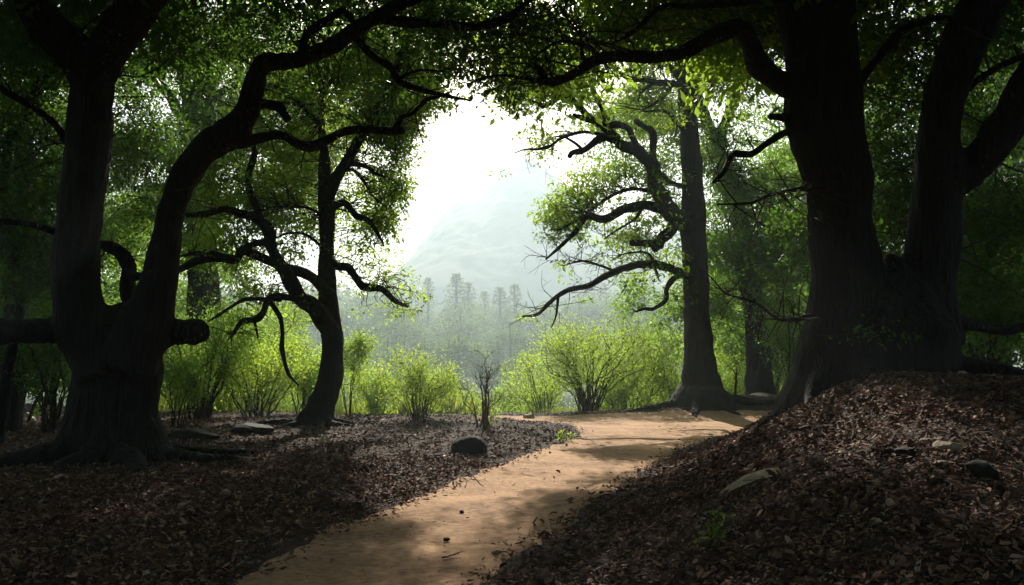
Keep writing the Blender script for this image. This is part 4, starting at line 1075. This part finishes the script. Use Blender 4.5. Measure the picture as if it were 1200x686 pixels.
for px, D, h, wd, ns, nl in [(440, 33, 60, 60, 12, 4000), (520, 36, 50, 60, 12, 3600), (455, 40, 66, 80, 12, 4000), (590, 38, 44, 60, 10, 3000), (640, 41, 52, 70, 10, 3200), (545, 46, 50, 70, 10, 3000), (700, 38, 80, 80, 12, 4200), (610, 52, 46, 70, 10, 2600), (390, 44, 90, 90, 12, 4000), (760, 40, 110, 90, 12, 4600), (565, 58, 40, 80, 12, 3600), (490, 55, 44, 80, 12, 3600), (530, 66, 40, 90, 12, 3600), (600, 68, 44, 90, 12, 3600), (455, 60, 60, 90, 12, 3600), (645, 62, 54, 90, 12, 3600), (575, 32, 66, 70, 12, 4200), (605, 34, 68, 70, 12, 4200), (540, 33, 64, 60, 12, 4000), (628, 31.5, 66, 60, 12, 4000), (512, 31, 62, 50, 10, 3600)]:
    where = ['below the slim dark tree on its right', 'just right of the round shrub', 'behind the round shrub on its left', 'right behind the bare shrub', 'left behind the big bright bush', 'in the mist behind the bare shrub', 'behind the big bright bush', 'far down the slope right of the gap', 'down the slope behind the slim dark tree', 'down the slope left of the straight trunk', 'low in the valley above the bare shrub', 'low in the valley above the rounded shrub', 'deepest in the valley above the dark boulder', 'deep in the valley left of the drooping bush', 'deep in the valley beside the slim dark tree', 'deep in the valley over the drooping bush', 'just over the crest right of the bare shrub', 'just over the crest above the small lone stone', 'just over the crest left of the bare shrub', 'just over the crest beside the drooping bush', 'just over the crest right beside the rounded shrub'][k]
    shrub(px, 470, h, wd, ns, nl, [M_leafY if k % 2 else M_leafL], 'hazy pale green scrub bush ' + where, D=D, lsz=.11, lo=.1, stemr=.02, group='scrub on the valley slope'); k += 1


def conifer(name, H):
    g = Geo()
    g.tube(np.array([(0, 0, -1), (0, 0, H * .5), (0, 0, H)]), np.array([.03 * H, .018 * H, .02]), 6, 0)
    tiers = 24
    C, Rr = [], []
    for k in range(tiers):
        f = (k + .5) / tiers; z = H * (.14 + .86 * f); r = H * .21 * (1 - f) ** .8 + .15
        m = max(4, int(12 * (1 - f)))
        for q in range(m):
            a = q * 6.28 / m + k * 1.3 + rng.uniform(-.3, .3); rr = r * rng.uniform(.45, .95)
            C.append((math.cos(a) * rr, math.sin(a) * rr, z - rr * .25)); Rr.append(r * .42 + .15)
    spray(g, np.array(C), np.array(Rr), 26, .42, 1, tilt=.35, flat=.2)
    return g


def broad(H):
    g = Geo()
    g.tube(np.array([(0, 0, -1), (.1, 0, H * .4), (0, .1, H * .8)]), np.array([.03 * H, .02 * H, .05]), 6, 0)
    n = 170
    d = nrm(rng.normal(0, 1, (n, 3))); d[:, 2] = np.abs(d[:, 2]) * 1.35 - .6
    C = d * np.array([.34, .34, .36]) * H * rng.uniform(.55, 1.05, (n, 1)) + np.array([0, 0, H * .5])
    spray(g, C, np.full(n,   .105 * H), 30, .4, 1, tilt=.5, flat=.3)
    return g


protos = [conifer('c', 19), conifer('c', 16), broad(14), broad(11), broad(16)]
fl = [(np.vstack(p.V), np.vstack(p.Q), np.concatenate(p.M), np.concatenate(p.Rn)) for p in protos]
V, Q, Mi, Rn, n0 = [], [], [], [], 0
def put(i, x, y, s, a):
    global n0
    v, q, m, r = fl[i]
    c, s_ = math.cos(a), math.sin(a)
    w = np.stack([v[:, 0] * c - v[:, 1] * s_, v[:, 0] * s_ + v[:, 1] * c, v[:, 2]], -1) * s + np.array([x, y, g1(x, y)])
    V.append(w); Q.append(q + n0); n0 += len(w); Mi.append(m); Rn.append(np.clip(r + rng.normal(0, .15), 0, 1))
for row, (D, step, sc_, kinds) in enumerate([(96, 6, .5, (3, 2, 3)), (120, 8, .85, (2, 3, 4)), (150, 8, 1.0, (2, 3, 4)), (180, 8, 1.2, (2, 4, 2, 3)), (210, 8, 1.3, (2, 4, 2, 3)), (245, 9, 1.4, (3, 4, 2, 4)), (285, 10, 1.5, (4, 2, 4))]):
    x = -.5 * D
    while x < .48 * D:
        i = kinds[rng.integers(0, len(kinds))]
        left = 1.08 + .18 * sm((-.10 - x / D) / .12) + .25 * sm((x / D - .12) / .1)
        if not (row < 2 and row == 0 and abs(x / D + .03) < .05):
            put(i, x, D + rng.uniform(-4, 4), sc_ * left * rng.uniform(.75, 1.15), rng.uniform(0, 6.28))
        x += step * rng.uniform(.5, 1.3)
tag(link('far_woodland', mesh_np('far_woodland', np.vstack(V), np.vstack(Q), mats=[M_bark2, M_far], mat_q=np.concatenate(Mi), rnd=np.concatenate(Rn))), 'misty far woodland across the valley', 'woodland', kind='stuff')
ft = mesh_np('conifer', fl[0][0], fl[0][1], mats=[M_bark2, M_far], mat_q=fl[0][2], rnd=fl[0][3])
for px, D, top, lab in [(535, 222, 318, 'tallest pale conifer on the misty skyline, left of the gap centre'), (549, 225, 320, 'hazy conifer right beside the tallest one on the skyline'), (502, 230, 314, 'faint conifer on the skyline near the left crowns'), (568, 236, 332, 'short faint conifer on the skyline above the bare shrub'), (586, 219, 326, 'broad hazy conifer on the skyline, right part of the gap'), (603, 223, 322, 'pointed hazy conifer on the skyline nearest the right crowns')]:
    c = at(px, top, D); gz = g1(c[0], D)
    o = link('conifer', ft, None, (c[0], D, gz)); s = (c[2] - gz) / 19; k = rng.uniform(.85, 1.5); o.scale = (s * k, s * k, s * (.98 if 'tallest pale' in lab else .9)); o.rotation_euler = (0, 0, rng.uniform(0, 6))
    tag(o, lab, 'conifer', 'conifers on the misty skyline')

# ---------------------------------------------------------------- stones
def stone(px, py, wpx, hpx, dpt, mat, label, name='stone', seed=0, sink=.25, tilt=(0, 0), flat=False, cat='stone', group=None):
    b = on_ground(px, py)
    s = b[1] / FPX
    rx, rz, ry = wpx * s / 2, hpx * s / (1.5 if not flat else 1.0), dpt
    import bmesh
    bm = bmesh.new()
    bmesh.ops.create_icosphere(bm, subdivisions=5, radius=1)
    # facets: cut by a few random planes, then roughened
    r_ = random.Random(seed)
    planes = [(Vector((r_.gauss(0, 1), r_.gauss(0, 1), r_.gauss(0, .7))).normalized(), r_.uniform(.62, .85)) for _ in range(9)]
    for v in bm.verts:
        p = v.co.copy()
        for nn, d in planes:
            e = p.dot(nn) - d
            if e > 0: p -= nn * e * .92
        p *= 1 + .05 * noise.noise(p * 3 + Vector((seed, 0, 0))) + .025 * noise.noise(p * 9 + Vector((0, seed, 0)))
        v.co = Vector((p.x * rx * 1.2, p.y * ry * 1.2, p.z * rz * 1.2))
    me = bpy.data.meshes.new(name); bm.to_mesh(me); bm.free()
    me.polygons.foreach_set('use_smooth', np.full(len(me.polygons), True))
    me.materials.append(mat)
    o = link(name, me, None, (b[0], b[1], b[2] + rz * (.5 - sink)))
    o.rotation_euler = (tilt[0], tilt[1], rng.uniform(-.3, .3))
    if flat:       # slabs lie along the slope
        n = Vector((g1(b[0] - .2, b[1]) - g1(b[0] + .2, b[1]), g1(b[0], b[1] - .2) - g1(b[0], b[1] + .2), .4)).normalized()
        o.rotation_euler = n.to_track_quat('Z', 'Y').to_euler()
    return tag(o, label, cat, group)


stone(550, 530, 35, 19, .26, M_rockD, 'dark mossy boulder on the litter below the bare shrub', 'boulder', 3, .2, cat='boulder')
stone(882, 566, 72, 5.5, .27, M_rock, 'flat pale tan stone slab lying on the leafy right bank', 'flat_stone', 11, .1, (0, 0), True)
stone(620, 490, 14, 6, .12, M_rock, 'small lone stone at the far edge of the path', 'stone', 5, .2)
stone(298, 508, 44, 13, .4, M_rockD, 'low dark rock at the foot of the yellow-green bush', 'rock', 8, .25, cat='rock')
stone(225, 514, 56, 12, .4, M_rockD, 'long low dark rock beside the left trunk roots', 'rock', 14, .3, cat='rock')
stone(776, 462, 24, 10, .3, M_rockD, 'dark rock left of the roots of the straight tree', 'rock', 21, .3, cat='rock')
stone(832, 471, 22, 5, .25, M_rock, 'pale flat rock in front of the straight tree', 'rock', 23, .3, cat='rock', flat=True)
stone(1110, 527, 26, 12, .12, M_rock, 'sunlit brown stone high on the right bank', 'stone', 31, .25)
stone(1062, 534, 22, 10, .1, M_rockD, 'dark stone left of the sunlit stones on the bank', 'stone', 33, .25)
stone(1150, 556, 30, 16, .14, M_rockD, 'larger dark stone lying lowest in the right sunlit strip', 'stone', 35, .25)
stone(1086, 520, 12, 6, .06, M_rock, 'small pale stone left above the sunlit brown stone', 'stone', 37, .2)
stone(1104, 546, 14, 6, .06, M_rock, 'small pale stone just below the sunlit brown stone', 'stone', 39, .2)
stone(523, 634, 8, 3, .028, M_rockD, 'dark pebble on the path beside the small twig', 'pebble', 41, .15, cat='pebble')
stone(541, 602, 6, 3, .02, M_rockD, 'tiny dark pebble in the middle of the path', 'pebble', 43, .15, cat='pebble')
stone(392, 684, 9, 2, .03, M_rockD, 'flat dark pebble at the bottom edge of the path', 'pebble', 45, .15, cat='pebble')
stone(582, 650, 11, 4, .04, M_rock, 'pale pebble at the right edge of the path', 'pebble', 47, .2, cat='pebble')


def stick(pts, r, label):
    P = np.array([on_ground(px, py) + [0, 0, r * .8 + .006] for px, py in pts])
    S, rr = resample(P, np.linspace(r, r * .5, len(P)), .02)
    S += rng.normal(0, r * .3, S.shape)
    b = P[0]
    g = Geo(); g.tube(S, rr, 6, 0)
    g.tube(np.array([S[len(S) // 2], S[len(S) // 2] + [.05, .03, .015], S[len(S) // 2] + [.09, .05, .02]]), np.array([r * .6, r * .4, r * .2]), 5, 0)
    o = g.build('fallen_twig', [M_twig], None, b); o.location = b
    tag(o, label, 'twig')


stick([(518, 658), (528, 655), (538, 650)], .007, 'small dry twig lying on the near part of the path')
stick([(545, 572), (547, 566), (543, 560)], .006, 'dry twig on the path below the dark boulder')
stick([(552, 556), (560, 566), (567, 572)], .006, 'curved dry twig at the left edge of the path')
stick([(435, 600), (452, 596), (470, 590)], .006, 'thin dry twig along the left side of the path')
stick([(700, 545), (722, 540), (745, 541)], .008, 'long thin twig at the right side of the path bend')

# ---------------------------------------------------------------- leaf litter
g = Geo()
def scatter(n, y0, y1, pw, size, lift, curl):
    y = y0 + rng.uniform(0, 1, n) ** pw * (y1 - y0)
    x = rng.uniform(-.72, .72, n) * (y + 1.2)
    sd = path_sd(x, y)
    dens = .95 + .4 * vnoise(x * .9, y * .9, 20) + .25 * vnoise(x * 3, y * 3, 21)
    pr = np.where(sd > .0, np.clip(.35 + sd / .5, 0, 1) * dens, .0)
    pr = np.where((sd <= 0) & (sd > -.4), .30 * dens * np.clip(1 + sd / .4, 0, 1) ** 1.5 + .01, pr)
    pr = np.where(sd <= -.4, .0025 if size > .04 else .012, pr)
    pr = np.where((y > 26.5) & (np.abs(x + .5) < 6), pr * .15, pr)
    k = rng.uniform(0, 1, n) < pr
    x, y = x[k], y[k]; m = len(x)
    e = .03
    gz = ground(x, y)
    gn = nrm(np.stack([-(ground(x + e, y) - gz) / e, -(ground(x, y + e) - gz) / e, np.ones(m)], -1))
    P = np.stack([x, y, gz + rng.uniform(.006, lift, m)], -1)
    a = rng.uniform(0, 6.28, m)
    N_ = nrm(gn + rng.normal(0, curl, (m, 3)))
    D_ = nrm(np.cross(N_, np.stack([np.cos(a), np.sin(a), np.zeros(m)], -1)))
    sz = size * rng.lognormal(0, .35, m)
    P = P - D_ * sz[:, None] * .5
    P[:, 2] = np.maximum(P[:, 2], ground(P[:, 0], P[:, 1]) + .004)
    rnd = np.clip(rng.beta(1.6, 2.2, m) + .15 * vnoise(x * 2, y * 2, 22) * .6, 0, .96)
    rnd = np.where(rng.uniform(0, 1, m) < .012, .99, rnd)
    # two halves folded along the midrib, tip curled
    W = nrm(np.cross(N_, D_)); s_ = sz[:, None]
    asp = rng.uniform(.4, .65, m)[:, None]; cu = rng.normal(.05, .18, m)[:, None]
    b_ = P; tpt = P + D_ * s_ + N_ * s_ * cu
    m1 = P + D_ * s_ * .5 + N_ * s_ * .02
    fold = rng.normal(.08, .09, m)[:, None]
    l1 = P + D_ * s_ * .28 + W * s_ * asp * .42 + N_ * s_ * fold; l2 = P + D_ * s_ * .68 + W * s_ * asp * .38 + N_ * s_ * (fold + cu * .5)
    r1 = P + D_ * s_ * .28 - W * s_ * asp * .42 + N_ * s_ * fold; r2 = P + D_ * s_ * .68 - W * s_ * asp * .38 + N_ * s_ * (fold + cu * .5)
    V = np.stack([b_, l1, l2, tpt, m1, r1, r2], 1).reshape(-1, 3)
    q = np.arange(m)[:, None] * 7
    Q1 = q + np.array([[0, 4, 2, 1]]); Q2 = q + np.array([[0, 5, 6, 4]])
    T1 = q + np.array([[4, 3, 2]]); T2 = q + np.array([[4, 6, 3]])
    return V, np.vstack([Q1, Q2]), np.vstack([T1, T2]), np.concatenate([rnd, rnd]), np.concatenate([rnd, rnd])


VV, QQ, TT, RQ, RT, n0 = [], [], [], [], [], 0
for a in [(110000, 3, 14, 1.2, .045, .03, .3), (110000, 8, 28, 1.1, .058, .035, .3), (90000, 3, 16, 1.2, .026, .018, .35), (3500, 3, 18, 1.2, .07, .04, .35)]:
    V, Q, T, rq, rt = scatter(*a)
    VV.append(V); QQ.append(Q + n0); TT.append(T + n0); n0 += len(V); RQ.append(rq); RT.append(rt)
# thin dead twigs among the leaves
n = 5200
y = 3 + rng.uniform(0, 1, n) ** 1.2 * 20; x = rng.uniform(-.72, .72, n) * (y + 1.2)
k_ = path_sd(x, y) > .05
x, y = x[k_], y[k_]; n = len(x)
a_ = rng.uniform(0, 6.28, n); L_ = rng.lognormal(-2.1, .5, n)
d_ = np.stack([np.cos(a_), np.sin(a_), rng.normal(0, .12, n)], -1)
A = np.stack([x, y, ground(x, y) + rng.uniform(.012, .035, n)], -1); B = A + d_ * L_[:, None]
B[:, 2] = np.maximum(B[:, 2], ground(B[:, 0], B[:, 1]) + .012)
w_ = np.stack([-np.sin(a_), np.cos(a_), np.zeros(n)], -1) * rng.uniform(.0015, .0045, n)[:, None]
V = np.stack([A - w_, B - w_ * .5, A + w_, B + w_ * .5, A + [0, 0, .006], B + [0, 0, .004]], 1).reshape(-1, 3)
q = np.arange(n)[:, None] * 6 + n0
VV.append(V); QQ.append(np.vstack([q + [[0, 1, 5, 4]], q + [[4, 5, 3, 2]]])); n0 += len(V)
RQ.append(np.tile(rng.uniform(0, .35, n), 2))
o = link('fallen_leaves', mesh_np('fallen_leaves', np.vstack(VV), np.vstack(QQ), np.vstack(TT), [M_litter], rnd=np.concatenate(RQ + RT)))
tag(o, 'brown fallen leaves carpeting the forest floor', 'fallen leaves', kind='stuff')

# ---------------------------------------------------------------- air
V = np.array([(x, y, z) for z in (-12, 154) for y in (-75, 1005) for x in (-645, 645)], float)
Q = np.array([(0, 2, 3, 1), (4, 5, 7, 6), (0, 1, 5, 4), (2, 6, 7, 3), (0, 4, 6, 2), (1, 3, 7, 5)])
m, N, L = new_mat('haze')
pv = N.new('ShaderNodeVolumePrincipled')
pv.inputs['Color'].default_value = (.78, .92, .97, 1)
pv.inputs['Density'].default_value = HAZE
pv.inputs['Anisotropy'].default_value = .28
oo = N.new('ShaderNodeOutputMaterial')
L.new(pv.outputs[0], oo.inputs['Volume'])
h = link('haze', mesh_np('haze', V, Q, mats=[m]))
tag(h, 'pale morning haze filling the valley', 'haze', kind='stuff')
